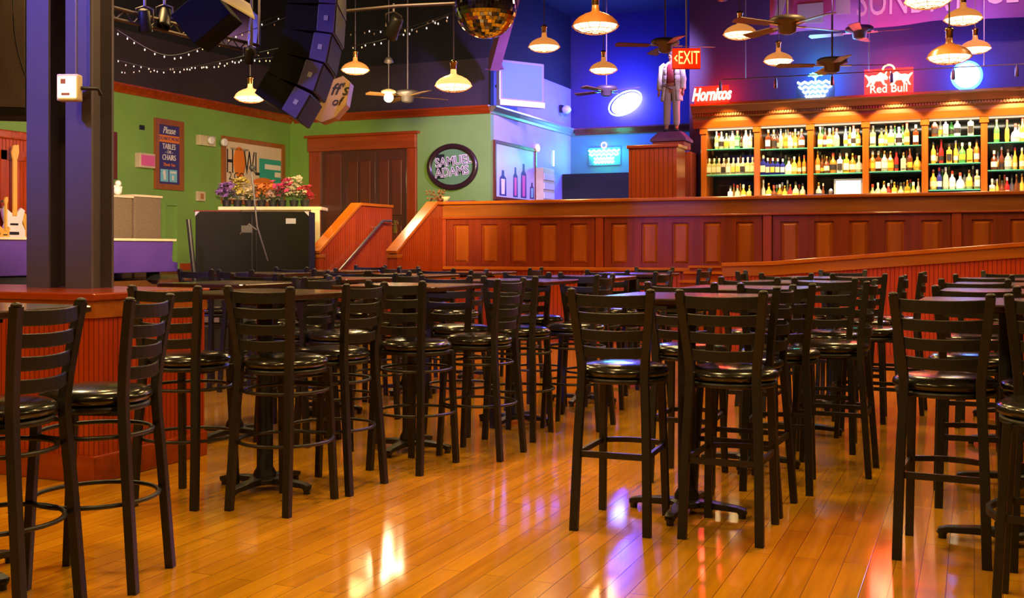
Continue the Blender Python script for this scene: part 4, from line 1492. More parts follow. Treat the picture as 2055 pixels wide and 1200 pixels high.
text('HOURS OF HAPPY', .07, 'lettering', 'ink', t, (.024, -iw * .5, ih * .76), ROT_L, depth=.001)
m = MB().sphere((.022, -iw * .52, ih * .32), 1, 18, 12, sq=(.003, .19, .30))
m.build('orange_moon', 'orange_ink', t)
MB().box(.0205, .022, iw * .18, iw * .99, -ih * .30, ih * .55).build('teal_panel', 'teal_ink', t)
m = MB().box(.0225, .024, iw * .38, iw * .97, ih * .18, ih * .36).box(.0225, .024, iw * .75, iw * .97, -ih * .08, ih * .1)
m.build('pale_lines', 'pale_ink', t)
MB().sphere((.023, iw * .35, -ih * .42), 1, 18, 10, sq=(.003, iw * .45, ih * .28)).build('orange_shape', 'orange_ink', t)

y0, y1, zb, zt = on_left(272, 303, 306, 336)
t = thing('fire_alarm', 'square pink-lit alarm box left of the navy notice', 'alarm', (UW1, (y0 + y1) / 2, (zb + zt) / 2))
MB().box(.001, .12, (y0 - y1) / 2, (y1 - y0) / 2, (zb - zt) / 2, (zt - zb) / 2).build('box', 'cream', t, bevel=.01)
MB().box(.1205, .13, -.16, .16, -.09, .09).build('red_face', 'pink_ink', t)
y0, y1, zb, zt = on_left(402, 434, 270, 292)
t = thing('emergency_light', 'cream twin-headed emergency light between the notice and the poster', 'emergency light', (UW1, (y0 + y1) / 2, (zb + zt) / 2))
MB().box(.001, .10, -.33, .12, -.10, .09).build('box', 'cream', t, bevel=.01)
for q in (-.1, .28):
    MB().lathe([(.03, -.02), (.075, .02), (.075, .07), (.06, .08)], 14, Matrix.Translation((.12, q, 0)) @ Matrix.Rotation(PI / 2, 4, 'Y')).build('lamp_head', 'white', t)
for px, py, lab, nm in ((400, 394, 'small cream thermostat below the emergency light', 'thermostat'), (284, 256, 'small dark wall socket above the alarm box', 'wall_socket')):
    p = PU(px, py, UW1)
    t = thing(nm, lab, 'thermostat' if nm == 'thermostat' else 'socket', p)
    if nm == 'thermostat':
        MB().box(.001, .06, -.11, .11, -.09, .09).build('cover', 'cream', t, bevel=.01)
        MB().box(.061, .07, -.04, .04, -.05, .05).build('dial', 'copper', t)
    else:
        MB().box(.001, .02, -.06, .06, -.04, .04).build('plate', 'black_plastic', t, bevel=.004)

# wooden stage backing with guitars (far left)
ga, gb = PU(-60, 300, -12.3), PU(215, 300, -12.3)
zg = PU(20, 262, -12.3).z
t = thing('wood_panel_wall', 'red wood panelled stage backing behind the guitars', 'panelling', (-12.3, (ga.y + gb.y) / 2, .87), kind='structure')
hw = (gb.y - ga.y) / 2
MB().box(-.08, 0, -hw, hw, 0, zg - .87 - .12).build('boards', 'bead_v', t)
MB().box(-.10, .06, -hw, hw, zg - .87 - .12, zg - .87).build('cornice', 'red_wood_h', t, bevel=.02)
m = MB()
for q in (5, 130):
    yy = PU(q, 400, -12.3).y - t.location.y
    m.box(.001, .03, yy - .05, yy + .05, 0, zg - 1.15)
m.box(.001, .03, -hw, hw, zg - 1.28, zg - 1.15)
m.build('rails', 'red_wood', t)


def guitar(px, top, bot, lab, colm, uu_=-12.12):
    a, b = PU(px, top, uu_), PU(px, bot, uu_)
    L_ = a.z - b.z
    t = thing('guitar', lab, 'guitar', (uu_, a.y, b.z), 0, group='guitars hung on the stage backing')
    s = L_ / 1.05
    # body in local y,z
    out = [(0, 0), (.10, .01), (.155, .07), (.15, .15), (.11, .22), (.13, .30), (.15, .36), (.10, .385), (.06, .34), (.03, .33), (-.03, .33), (-.07, .36), (-.12, .40), (-.155, .37), (-.14, .29), (-.11, .22), (-.16, .13), (-.15, .05), (-.09, .01)]
    Mx = Matrix.Rotation(PI / 2, 4, 'Z')
    bm_ = MB()
    P_ = [(x * s, z * s) for x, z in out]
    n_ = len(P_)
    bm_.ring_surface([[(x * k_, y_, .22 * s + (z - .22 * s) * k_) for x, z in P_] for y_, k_ in ((-.02, .95), (-.014, 1), (.014, 1), (.02, .95))], False, False, M=Mx)
    for y_ in (-.02, .02):
        bm_.add([(x * .95, y_, .22 * s + (z - .22 * s) * .95) for x, z in P_] + [(0, y_, .20 * s)], [(i_, (i_ + 1) % n_, n_) for i_ in range(n_)], False, Mx)
    bm_.build('body', colm, t)
    MB().box(-.024 * s, .024 * s, -.045, -.021, .30 * s, .90 * s, Mx).build('neck', 'yellow_ink', t)
    MB().prism([(-.03 * s, .90 * s), (.03 * s, .90 * s), (.05 * s, .97 * s), (.045 * s, 1.05 * s), (-.02 * s, 1.04 * s), (-.045 * s, .96 * s)], -.045, -.022, Mx).build('headstock', 'yellow_ink', t)
    m = MB()
    m.box(-.06 * s, .06 * s, -.03, -.021, .10 * s, .13 * s, Mx).box(-.05 * s, .05 * s, -.03, -.021, .20 * s, .22 * s, Mx)
    for k in range(4):
        m.sphere((-.10 * s + .0, -.03, (.06 + .03 * k) * s), .01, 6, 4, Mx)
    m.build('pickups', 'ink', t)
    MB().box(-.02, .02, 0, .04, .93 * s, .97 * s, Mx).build('hanger', 'rod', t)


guitar(26, 290, 490, 'cream electric bass guitar hung on the red stage backing', 'pale_ink')
guitar(8, 395, 490, 'amber guitar partly cut off by the left edge of the picture', 'yellow_ink', -11.95)
guitar(66, 312, 500, 'amber guitar hung close to the left steel column', 'yellow_ink', -12.2)

# hanging speaker cabinet top left
a = PD(24, 232, 9.0)
t = thing('hanging_speaker', 'big dark speaker cabinet with a grey grille hanging at the top left corner', 'speaker', (a.x, a.y, a.z), TH + .25)
MB().box(-.26, .16, 0.0, .45, 0, 1.6).build('cabinet', 'black_cloth', t, bevel=.02)
MB().box(-.24, .10, -.012, -.001, .07, 1.53).build('grille', 'grille', t)
MB().sweep([(.0, .2, 1.6), (.0, .2, ZT - a.z)], .012).build('hanging_rod', 'rod', t)
MB().sweep(smoothpath([(.05, -.02, 1.45), (.02, -.06, .9), (.06, -.05, .5), (.20, -.02, .12), (.34, .1, .0)], 4), .006).build('cable', 'ink', t)

# ------------------------------------------------------------------ purple piano on the stage
stg = MB().box(-10.15, -7.6, 7.6, 14.5, 0.01, .45)
struct('stage', stg, 'black_cloth')
uu = -10.0
pA, pB = PU(-40, 482, uu), PU(348, 485, uu)
zpt, zpb = PU(150, 482, uu).z, PU(250, 548, uu).z
t = thing('piano', 'long purple piano case with a pale top edge on the stage', 'piano', (uu, pA.y, .861))
ln = pB.y - pA.y
kb = PU(357, 520, uu).y - pA.y
zb0 = zpb - .861
ztp = zpt - .861
pts = [(0, zb0), (kb, zb0), (kb, zb0 + (ztp - zb0) * .30), (kb - .10, zb0 + (ztp - zb0) * .34), (ln - .02, zb0 + (ztp - zb0) * .48), (ln, ztp), (0, ztp)]
Mx = Matrix.Rotation(PI / 2, 4, 'Z')
MB().prism(pts, -.0, .85, Mx).build('case', 'purple', t, bevel=.01)
MB().box(-.87, .02, -.02, ln + .04, ztp, ztp + .03).build('lid', 'cream', t)
for yy in (.3, ln * .5, ln - .3):
    MB().box(-.2, -.08, yy, yy + .12, 0, zb0).build('leg', 'black_plastic', t)
MB().box(-.06, -.04, .0, ln * .62, zb0 - .20, zb0 - .001).build('valance', 'black_cloth', t)
# gear on the stage floor
for k, (px, w_, lab) in enumerate(((250, .5, 'low black floor monitor wedge in front of the piano, left one'), (300, .35, 'low grey stage box with knobs beside the floor wedge'), (390, .6, 'low black floor monitor wedge near the mic stand'))):
    p = PD(px, 500, 11.8)
    t = thing('floor_monitor' if k != 1 else 'stage_box', lab, 'speaker' if k != 1 else 'equipment', (p.x, p.y, .4505), TH)
    MB().add([(-w_ / 2, 0, 0), (w_ / 2, 0, 0), (w_ / 2, .4, 0), (-w_ / 2, .4, 0), (-w_ / 2, .02, .16), (w_ / 2, .02, .16), (w_ / 2, .34, .36), (-w_ / 2, .34, .36)],
             [(3, 2, 1, 0), (4, 5, 6, 7), (0, 1, 5, 4), (1, 2, 6, 5), (2, 3, 7, 6), (3, 0, 4, 7)]).build('cabinet', 'black_cloth' if k != 1 else 'grey', t)
    MB().box(-w_ / 2 + .03, w_ / 2 - .03, -.006, -.0005, .03, .13).build('front_strip', 'silver', t)

# tan speaker cabinets
for k, (x0, x1) in enumerate(((212, 266), (270, 324))):
    uq = -11.0
    a, b = PU(x0, 390, uq), PU(x1, 390, uq)
    t = thing('tall_cabinet', 'tall tan carpet-covered cabinet behind the piano, ' + ('left one by the column' if k == 0 else 'right one'), 'cabinet', (uq, a.y, .861), group='tan cabinets behind the piano')
    MB().box(-.6, 0, 0, b.y - a.y, 0, a.z - .861 - .03).build('body', 'tan', t, bevel=.015)
    MB().box(-.62, .015, -.01, b.y - a.y + .01, a.z - .861 - .03, a.z - .861).build('top_edge', 'cream', t)
p = PU(236, 388, -11.2)
t = thing('figurine', 'small pale figurine standing on the left tan cabinet', 'figurine', (p.x, p.y, PU(236, 390, -11.0).z + .001))
m = MB().sphere((0, 0, .07), .07, 10, 8, sq=(.8, 1, 1)).sphere((0, .01, .17), .045, 10, 8)
m.sphere((0, -.05, .12), .025, 8, 6).sphere((0, .06, .11), .025, 8, 6)
m.build('body', 'pale_ink', t)
p = PU(229, 300, UW1 + .03)
tag(MB().box(UW1 + .001, UW1 + .05, p.y - .12, p.y + .06, PU(229, 360, UW1).z, PU(229, 265, UW1).z).build('dark_picture', 'dark_wood', bevel=.01), 'narrow dark framed picture half hidden by the right steel column', 'picture')

# ------------------------------------------------------------------ black cabinet, counter, flowers
Yc = 14.2
pa, pb = PD(392, 426, Yc), PD(620, 420, Yc)
t = thing('black_cabinet', 'wide black speaker cabinet with metal corners left of the stairs', 'speaker', (pa.x, pa.y, 0.01))
wv = Vector((pb.x - pa.x, pb.y - pa.y, 0))
wl = wv.length
t.rotation_euler = (0, 0, math.atan2(wv.y, wv.x))
MB().box(0, wl, 0, .45, 0, pa.z).build('box', noisy('black_box_paint', (.005, .0045, .003), (.007, .006, .004), (5, 5, 5), .8, spec=.2), t, bevel=.01)
m = MB()
for cx, cz in ((.0, pa.z - .06), (wl - .06, pa.z - .06)):
    m.prism([(cx, cz + .06), (cx + .06, cz + .06), (cx + (.0 if cx == 0 else .06), cz)], -.012, -.001)
m.build('corner_plates', 'silver', t)
MB().box(wl - .30, wl - .17, -.01, -.001, pa.z - .16, pa.z - .09).build('badge', 'silver', t)
MB().box(wl * .5 - .004, wl * .5 + .004, -.006, -.0005, .5, pa.z - .04).build('seam', 'ink', t)
# counter behind
Yk = 15.2
ka, kb_ = PD(440, 416, Yk), PD(645, 416, Yk)
t = thing('flower_counter', 'cream topped counter behind the black cabinet, carrying the flowers', 'counter', (ka.x, ka.y, 0.01))
wv = Vector((kb_.x - ka.x, kb_.y - ka.y, 0))
kl = wv.length
krot = math.atan2(wv.y, wv.x)
t.rotation_euler = (0, 0, krot)
MB().box(.03, kl - .12, .03, .50, 0, ka.z - .05).build('body', 'tan', t)
MB().box(-.02, kl, 0, .55, ka.z - .05, ka.z).build('worktop', 'cream', t, bevel=.01)
MB().box(kl - .14, kl - .02, -.03, .02, .0, ka.z - .05).build('corner_post', 'cream', t)
MB().box(-.35, .30, -.02, .4, ka.z - .075, ka.z - .051).build('side_board', 'dark_wood', t)

BLOOM = {}


def bloom_mat(n, c):
    if n not in BLOOM:
        BLOOM[n] = noisy('blossom_' + n, c, tuple(x * .55 for x in c), (25, 25, 25), .6)
    return BLOOM[n]


FL = [(455, 372, 'violet', (.30, .14, .42), .24, 'spray of small violet flowers at the left end of the counter'),
      (477, 362, 'yellow', (.70, .55, .12), .26, 'spray of pale yellow flowers second from the left on the counter'),
      (500, 378, 'cream', (.75, .62, .36), .20, 'thin cream flower stems near the microphone'),
      (525, 372, 'orange', (.72, .22, .05), .24, 'orange flowers in the middle of the counter'),
      (548, 385, 'blush', (.75, .55, .45), .16, 'low blush coloured flowers in front of the orange ones'),
      (566, 365, 'magenta', (.70, .06, .20), .28, 'full bunch of magenta flowers on the counter'),
      (590, 362, 'white', (.82, .72, .50), .30, 'full bunch of cream-white flowers towards the door'),
      (612, 378, 'crimson', (.50, .03, .06), .22, 'dark crimson and white flowers at the right end of the counter')]
for (px, py, n_, c_, sz, lab) in FL:
    p = PD(px, 415, Yk + .28)
    t = thing('flower_arrangement', lab, 'flowers', (p.x, p.y, ka.z + .011), group=None)
    ht = (415 - py) / F * Yk
    MB().lathe([(.05, 0), (.065, .09), (.07, .10)], 12).build('pot', 'black_plastic', t)
    r_ = random.Random(px)
    m = MB()
    for k in range(14):
        a_ = r_.uniform(0, 2 * PI)
        rr = r_.uniform(.02, sz * .5)
        q = Vector((rr * math.cos(a_), rr * math.sin(a_), ht * r_.uniform(.5, .95)))
        m.sweep([(0, 0, .08), q * .5 + Vector((0, 0, .03)), q], .004, n=5)
        d = Vector((math.cos(a_), math.sin(a_), .4))
        m.add([q * .6, q * .6 + d * .06 + Vector((.02, 0, 0)), q * .6 + d * .12, q * .6 + d * .06 - Vector((.02, 0, 0))], [(0, 1, 2, 3)])
    m.build('stems', 'leaf', t)
    m = MB()
    for k in range(38 if sz > .23 else 26):
        a_ = r_.uniform(0, 2 * PI)
        rr = sz * .55 * math.sqrt(r_.random())
        c = Vector((rr * math.cos(a_), rr * math.sin(a_) * .7, ht * r_.uniform(.45, 1.15)))
        s_ = r_.uniform(.034, .056)
        R3 = Matrix.Translation(c) @ Matrix.Rotation(r_.uniform(-.9, .9), 4, 'X') @ Matrix.Rotation(r_.uniform(0, 6), 4, 'Z')
        for q in range(5):
            Mq = R3 @ Matrix.Rotation(q * 2 * PI / 5, 4, 'Z')
            m.add([(0, 0, 0), (s_ * .7, -s_ * .45, s_ * .35), (s_ * 1.25, 0, s_ * .2), (s_ * .7, s_ * .45, s_ * .35)], [(0, 1, 2, 3)], True, Mq)
        m.sphere((0, 0, .006), s_ * .3, 6, 4, R3)
    m.build('blossoms', bloom_mat(n_, c_), t)

# dried bunch and bowl at the stair wall top
p = PV(868, 392, VR + .35)
zt_ = zr + .026
t = thing('dried_flowers', 'bunch of dried rust coloured flowers on the corner of the railing', 'flowers', (UR0 - .02, VR + .02, zt_))
r_ = random.Random(5)
m = MB()
for k in range(26):
    a_ = r_.uniform(0, 2 * PI)
    q = Vector((r_.uniform(-.22, .06), r_.uniform(-.08, .1), r_.uniform(.03, .17)))
    m.sweep([(0, 0, .0), q * .6 + Vector((0, 0, .03)), q], .004, n=4)
    m.sphere(q, .018, 6, 4)
m.build('blossoms', 'straw', t)
MB().lathe([(.03, 0), (.05, .03), (.04, .05)], 12).build('pot', 'dark_wood', t)
p = PV(895, 388, VR + .05)
t = thing('bowl', 'small cream bowl on a purple cloth at the corner of the railing', 'bowl', (p.x, VR + .04, zt_ + .013))
MB().lathe([(.03, 0), (.035, .01), (.07, .06), (.065, .06), (.03, .015)], 16).build('basin', 'cream', t)
tag(MB().box(-.02, .40, -.09, .12, 0, .012).build('purple_cloth', 'plum', loc=(UR0 + .12, VR + .04, zt_)), 'flat purple cloth lying on the railing cap corner', 'cloth')
# candle light on the railing cap
p = PV(1667, 392, VR)
t = thing('tea_light', 'tiny star-bright tea light on the railing cap below the third bay', 'candle', (p.x, VR + .02, zt_))
MB().lathe([(.02, 0), (.03, .05), (.028, .05), (.018, .005)], 12).build('glass_cup', 'silver', t)
MB().sphere((0, 0, .05), .016, 8, 6, sq=(1, 1, 1.5)).build('flame', emit('flame', (1, .7, .3), 40), t)

# ------------------------------------------------------------------ mic stand and pole
p = PD(514, 555, 12.4)
t = thing('microphone_stand', 'black boom microphone stand in front of the black cabinet', 'microphone stand', (p.x, p.y, .4505 if False else 0.001), TH)
pxm = 12.4 / F


def L2(px, py):
    return ((px - 514) * pxm, 0, CZ + (HY - py) * pxm)


MB().sweep([(0, 0, .05), L2(514, 465)], .012).build('pole', 'iron', t)
m = MB()
for a_ in (0, 120, 240):
    c, s = math.cos(math.radians(a_)), math.sin(math.radians(a_))
    m.sweep([(0, 0, .2), (.28 * c, .28 * s, .012)], .010)
m.build('tripod', 'iron', t)
MB().sweep([L2(537, 524), L2(516, 455), L2(505, 345)], .010).build('boom', 'steel_paint', t)
q = L2(506, 337)
MB().sphere(q, .035, 10, 8).sweep([q, (q[0] + .05, -.02, q[2] - .06)], .016).build('microphone', 'ink', t)
m = MB()
q = L2(497, 460)
m.sweep([L2(515, 462), L2(500, 450), L2(482, 470)], .010).box(q[0] - .06, q[0] + .06, -.05, -.01, q[2] - .04, q[2] + .04)
m.build('clip_holder', 'steel_paint', t)
p0, p1 = PD(390, 552, 13.6), PD(378, 440, 13.6)
tag(MB().sweep([(p0.x + .06, p0.y, .86 * 0 + .46), p0, p1], .03, .03, n=10).build('black_pole', 'iron'), 'thick black pole leaning left of the black cabinet', 'pole')

# ================================================================== PENDANT LAMPS
def make_lamp(shade, lit):
    t = thing('pendant_lamp', 'x', 'pendant lamp')
    m = MB()
    out = [(.030, .175), (.034, .13), (.050, .115), (.095, .10), (.150, .070), (.185, .035), (.200, .0), (.205, -.004)]
    inn = [(.198, -.004), (.190, .0), (.176, .030), (.142, .062), (.09, .090), (.03, .10)]
    m.lathe(out + inn, 32)
    m.build('shade', shade, t)
    MB().lathe([(.028, .17), (.032, .18), (.032, .235), (.040, .245), (.040, .262), (.02, .275), (.009, .28)], 16).build('socket', 'brass', t)
    m = MB()
    m.lathe([(.185, .004), (.175, -.016), (.14, -.036), (.09, -.048), (.03, -.053), (.002, -.054)], 28)
    m.build('diffuser', 'bulb_guard' if lit else 'bulb', t)
    m = MB()
    for k in range(12):
        a_ = k * PI / 6
        c, s = math.cos(a_), math.sin(a_)
        m.sweep([(.200 * c, .200 * s, -.004), (.175 * c, .175 * s, -.030), (.12 * c, .12 * s, -.055), (.03 * c, .03 * s, -.064)], .0028, n=4)
    for r_, z_ in ((.155, -.040), (.09, -.061), (.03, -.064)):
        m.sweep([(r_ * math.cos(i * PI / 12), r_ * math.sin(i * PI / 12), z_) for i in range(24)], .0028, n=4, loop=True)
    m.build('wire_guard', 'copper', t)
    return t


lampA = make_lamp('shade_glow', True)
lampB = make_lamp('shade_cream', True)
lampC = make_lamp('copper', True)
for L_ in (lampA, lampB, lampC):
    KIDS[L_.name] = [(c, kids(c)) for c in kids(L_)]
lused = set()
LAMPS = [  # px, py rim, width, model, power, label
    (502, 196, 64, lampB, 70, 'bright cream pendant lamp in front of the dark wall over the poster'),
    (713, 140, 58, lampA, 55, 'orange pendant lamp right of the curved speaker array'),
    (910, 172, 76, lampB, 70, 'bright cream pendant lamp above the oval mirror'),
    (1092, 94, 65, lampA, 60, 'orange pendant lamp in front of the television'),
    (1211, 140, 58, lampA, 60, 'orange pendant lamp above the blue oval neon'),
    (1195, 52, 96, lampC, 12, 'large unlit-looking copper pendant lamp at the top centre'),
    (1485, 68, 68, lampA, 60, 'orange pendant lamp left of the banner'),
    (1562, 122, 60, lampA, 60, 'orange pendant lamp below the left end of the banner'),
    (1905, 114, 88, lampC, 40, 'large copper pendant lamp in front of the smaller one at the right'),
    (1957, 98, 62, lampA, 45, 'small orange pendant lamp partly behind the large copper one'),
    (1933, 38, 76, lampA, 45, 'orange pendant lamp at the top right over the banner'),
    (1862, 2, 92, lampB, 45, 'pendant lamp cut by the top edge, only its glowing underside showing'),
]
WARML = (1.0, .62, .22)


def place_lamp(model, loc, label, power, group, col=WARML):
    if model.name not in lused:
        lused.add(model.name)
        model.location = loc
        model['label'] = label
        model['group'] = group
        o = model
    else:
        o = dup(model, loc, 0, label, group)
    MB().sweep([(0, 0, .275), (0, 0, ZT - loc[2])], .007, n=6).build('rod', 'rod', o)
    light('SPOT', (loc[0], loc[1], loc[2] - .09), power, col, .18, (loc[0], loc[1], 0), math.radians(158), .45, name='lamp_bulb_light')
    return o


for (px, py, w_, model, pw, lab) in LAMPS:
    Y = .41 * F / w_
    place_lamp(model, PD(px, py, Y), lab, pw, 'warm pendant lamps over the room')
# the same pendants continue above and behind the camera, some added for brightness
k = 0
HALL = [  # u, v, height, where
    (-5.2, 2.6, 4.15, 'above the left end of the half wall'), (-2.4, 2.2, 4.15, 'above the nearest open floor'), (.6, 2.4, 4.15, 'above the right foreground'),
    (-4.1, 5.0, 4.15, 'above the left aisle row'), (-.4, 5.9, 4.15, 'above the middle row'), (-2.1, 5.0, 4.15, 'above the open aisle'),
    (-2.6, -.6, 4.15, 'behind the viewpoint'), (-6.6, 7.0, 4.4, 'above the stage edge'), (-2.8, 8.0, 4.15, 'above the far end of the aisle'),
    (-5.0, 8.4, 4.4, 'above the far tables on the left'), (2.4, 5.0, 4.15, 'above the floor beyond the right edge'), (1.6, 8.2, 4.15, 'above the far right tables'),
    (-5.6, .8, 4.15, 'added above the front of the half wall'), (-6.2, 11.6, 4.6, 'added above the foot of the stairs'), (-3.6, 11.6, 4.6, 'added above the open floor before the railing'),
    (-1.2, 11.4, 4.5, 'added above the low end of the ramp wall'), (1.0, 11.2, 4.4, 'added above the high end of the ramp wall')]
for (u, v, z, wh) in HALL:
    place_lamp(lampA, (u, v, z), 'orange pendant lamp out of the picture, ' + wh, 140 if v < 9 else 95, 'pendants over the dance floor')

# bare flood bulb
p = PD(780, 196, 16.0)
t = thing('flood_bulb', 'bare starry bright bulb hanging over the red door', 'lamp', p)
MB().sphere((0, 0, 0), .07, 14, 10).build('bulb', emit('flood_bulb', (1, .80, .36), 9), t)
MB().lathe([(.03, .05), (.11, .075), (.11, .10), (.03, .13)], 16).build('collar', 'cream', t)
MB().sweep([(0, 0, .13), (0, 0, ZT - p.z)], .008).build('rod', 'rod', t)
MB().lathe([(.02, .50), (.07, .52), (.05, .58), (.02, .6)], 12).build('canopy_cup', 'rod', t)
light('POINT', p + Vector((0, -.05, -.18)), 45, (1, .80, .42), .25, name='flood_light')

# ------------------------------------------------------------------ ceiling fans
def make_fan():
    t = thing('ceiling_fan', 'x', 'ceiling fan')
    MB().lathe([(.02, .07), (.16, .06), (.19, .04), (.19, .0), (.10, -.03), (.09, -.10), (.05, -.12), (.01, -.12)], 24).build('motor', 'rod', t)
    for k in range(4):
        a_ = k * PI / 2 + .35
        M = Matrix.Rotation(a_, 4, 'Z')
        M2 = M @ Matrix.Translation((.0, 0, -.03)) @ Matrix.Rotation(.18, 4, 'X')
        MB().add([(.22, -.055, 0), (.66, -.075, 0), (.69, 0, 0), (.66, .075, 0), (.22, .055, 0), (.22, -.055, .008), (.66, -.075, .008), (.69, 0, .008), (.66, .075, .008), (.22, .055, .008)],
                 [(4, 3, 2, 1, 0), (5, 6, 7, 8, 9), (0, 1, 6, 5), (1, 2, 7, 6), (2, 3, 8, 7), (3, 4, 9, 8), (4, 0, 5, 9)], False, M2).build('blade', noisy('fan_blade_wood', (.22, .10, .03), (.16, .07, .02), (3, 14, 3), .45) if k == 0 and not bpy.data.materials.get('fan_blade_wood') else bpy.data.materials['fan_blade_wood'], t)
        MB().sweep([(.08, 0, -.03), (.24, 0, -.026)], .018, .006, square=True, M=M).build('blade_arm', 'brass', t)
    return t


fan0 = make_fan()
KIDS[fan0.name] = [(c, kids(c)) for c in kids(fan0)]
FANS = [(1335, 88, 14.5, 'ceiling fan in front of the statue head', .2), (1217, 180, 19.0, 'ceiling fan left of the blue oval neon', .9), (1580, 46, 11.5, 'dark ceiling fan hub in front of the banner', .5),
        (1725, 62, 15.0, 'small ceiling fan below the banner lettering', 1.2), (1670, 127, 13.5, 'ceiling fan beside the green topped neon', .0), (818, 190, 16.5, 'ceiling fan right of the bare flood bulb', .6)]
for i, (px, py, Y, lab, rz_) in enumerate(FANS):
    p = PD(px, py, Y)
    if i == 0:
        fan0.location = p
        fan0.rotation_euler = (0, 0, rz_)
        fan0['label'] = lab
        fan0['group'] = 'ceiling fans'
        o = fan0
    else:
        o = dup(fan0, p, rz_, lab, 'ceiling fans')
    MB().sweep([(0, 0, .06), (0, 0, ZT - p.z)], .012).build('down_rod', 'rod', o)

# ------------------------------------------------------------------ banner
VBN = 16.9
b0, b1 = PV(1545, 70, VBN), PV(2055, 50, VBN)
bl_ = (b1.x - b0.x) * 1.25
t = thing('banner', 'wide mauve banner with white lettering hanging high above the back bar', 'banner', (b0.x, VBN, b0.z))
m = MB()
N_ = 40
top = 1.5
for s_ in (0, 1):
    pass
rowb = [(bl_ * i / N_, .03 * math.sin(i * .8), 0.02 * math.sin(i * .35)) for i in range(N_ + 1)]
rowt = [(bl_ * i / N_, .015 * math.sin(i * .8 + .5), top) for i in range(N_ + 1)]
m.add(rowb + rowt, [(i, i + 1, i + N_ + 2, i + N_ + 1) for i in range(N_)], True)
o = m.build('cloth', 'banner', t)
sd = o.modifiers.new('thick', 'SOLIDIFY')
sd.thickness = .006
zt_b = PV(1800, 34, VBN).z - b0.z
xs = PV(1718, 30, VBN).x - b0.x
text('SUNDAY', .62, 'lettering', 'banner_letter', t, (xs, -.05, zt_b + .235), align='LEFT', sx=.62, rot=(PI / 2, .02, 0))
text('GET', .62, 'lettering', 'banner_letter', t, (PV(1972, 30, VBN).x - b0.x, -.05, zt_b + .26), align='LEFT', sx=.62, rot=(PI / 2, .02, 0))
x1_ = PV(1695, 30, VBN).x - b0.x
MB().prism([(.05, .18), (.16, .18), (.33, .80), (.22, .80)], -.05, -.044).build('large_lettering', 'white', t)
MB().box(.42, .80, -.05, -.044, .12, .42).box(.42, .80, -.05, -.044, .52, .9).build('large_lettering', 'white', t)
MB().box(.98, 1.19, -.05, -.044, .22, .95).build('large_lettering', 'white', t)
MB().prism([(.35, .05), (.95, .30), (.98, .9), (.38, .95)], -.043, -.040).build('pink_patch', 'pink_ink', t)
MB().sweep([(0, .0, top), (bl_, 0, top)], .02).build('top_pole', 'rod', t)
for q in (.3, bl_ - .3):
    MB().sweep([(q, 0, top), (q, 0, ZT - b0.z)], .006).build('cord', 'rod', t)

# ------------------------------------------------------------------ disco ball
p = PD(975, 14, 8.2)
r = 63 / F * 8.2
t = thing('disco_ball', 'large mirrored disco ball cut by the top edge of the picture', 'disco ball', p)
m = MB()
nr = 26
for i in range(nr):
    a0 = PI * i / nr
    a1 = PI * (i + .93) / nr
    nn = max(4, int(2 * nr * math.sin((a0 + a1) / 2)))
    for k in range(nn):
        f0, f1 = 2 * PI * k / nn, 2 * PI * (k + .93) / nn
        jx = random.uniform(-.01, .01)
        q = []
        for (a_, f_) in ((a0, f0), (a1, f0), (a1, f1), (a0, f1)):
            rr = r * (1 + jx * (1 if f_ == f0 else -1) * .3)
            q.append((rr * math.sin(a_) * math.cos(f_), rr * math.sin(a_) * math.sin(f_), rr * math.cos(a_)))
        m.add(q, [(0, 1, 2, 3)])
m.build('mirror_tiles', 'mirror', t)
MB().sphere((0, 0, 0), r * .985, 32, 24).build('core', 'rod', t)
MB().sweep([(0, 0, r), (0, 0, ZT - p.z)], .01).build('rod', 'rod', t)

# ------------------------------------------------------------------ line array speaker
Ya = 9.5
base = PD(655, 5, Ya)
t = thing('line_array', 'curved hanging line array of dark speaker boxes, violet-lit side', 'speaker', base, TH + .05)
cent = [(657, -22), (654, 36), (642, 94), (622, 150), (594, 205)]
angs = [0, 4, 11, 19, 30]
for (px, py), an in zip(cent, angs):
    x = (px - 655) * Ya / F
    z = (5 - py) * Ya / F
    M = Matrix.Translation((x, 0, z)) @ Matrix.Rotation(math.radians(an), 4, 'Y')
    o = MB()
    vs = [(-.075, 0, -.118), (.075, 0, -.128), (.075, 0, .128), (-.075, 0, .118)]
    vs2 = [(a_, .80, c_) for a_, b_, c_ in vs]
    o.add(vs + vs2, [(0, 1, 2, 3), (7, 6, 5, 4), (0, 4, 5, 1), (1, 5, 6, 2), (2, 6, 7, 3), (3, 7, 4, 0)], False, M)
    ob = o.build('speaker_box', noisy('violet_lit_box', (.055, .038, .15), (.044, .030, .12), (4, 4, 4), .45) if not bpy.data.materials.get('violet_lit_box') else bpy.data.materials['violet_lit_box'], t, bevel=.006)  # violet light on the boxes is put into this base colour
    MB().box(.076, .085, .02, .78, -.120, .120, M).build('grille', 'black_cloth', ob)
    MB().box(-.018, .018, -.006, -.001, -.022, .022, M).build('badge', 'grey', ob)
    MB().box(-.36, -.076, .06, .76, -.11, .11, M).build('rear_housing', 'deep_black', ob)
MB().sweep([(0, .4, .2), (0, .4, ZT - base.z)], .012).build('hanging_rod', 'rod', t)

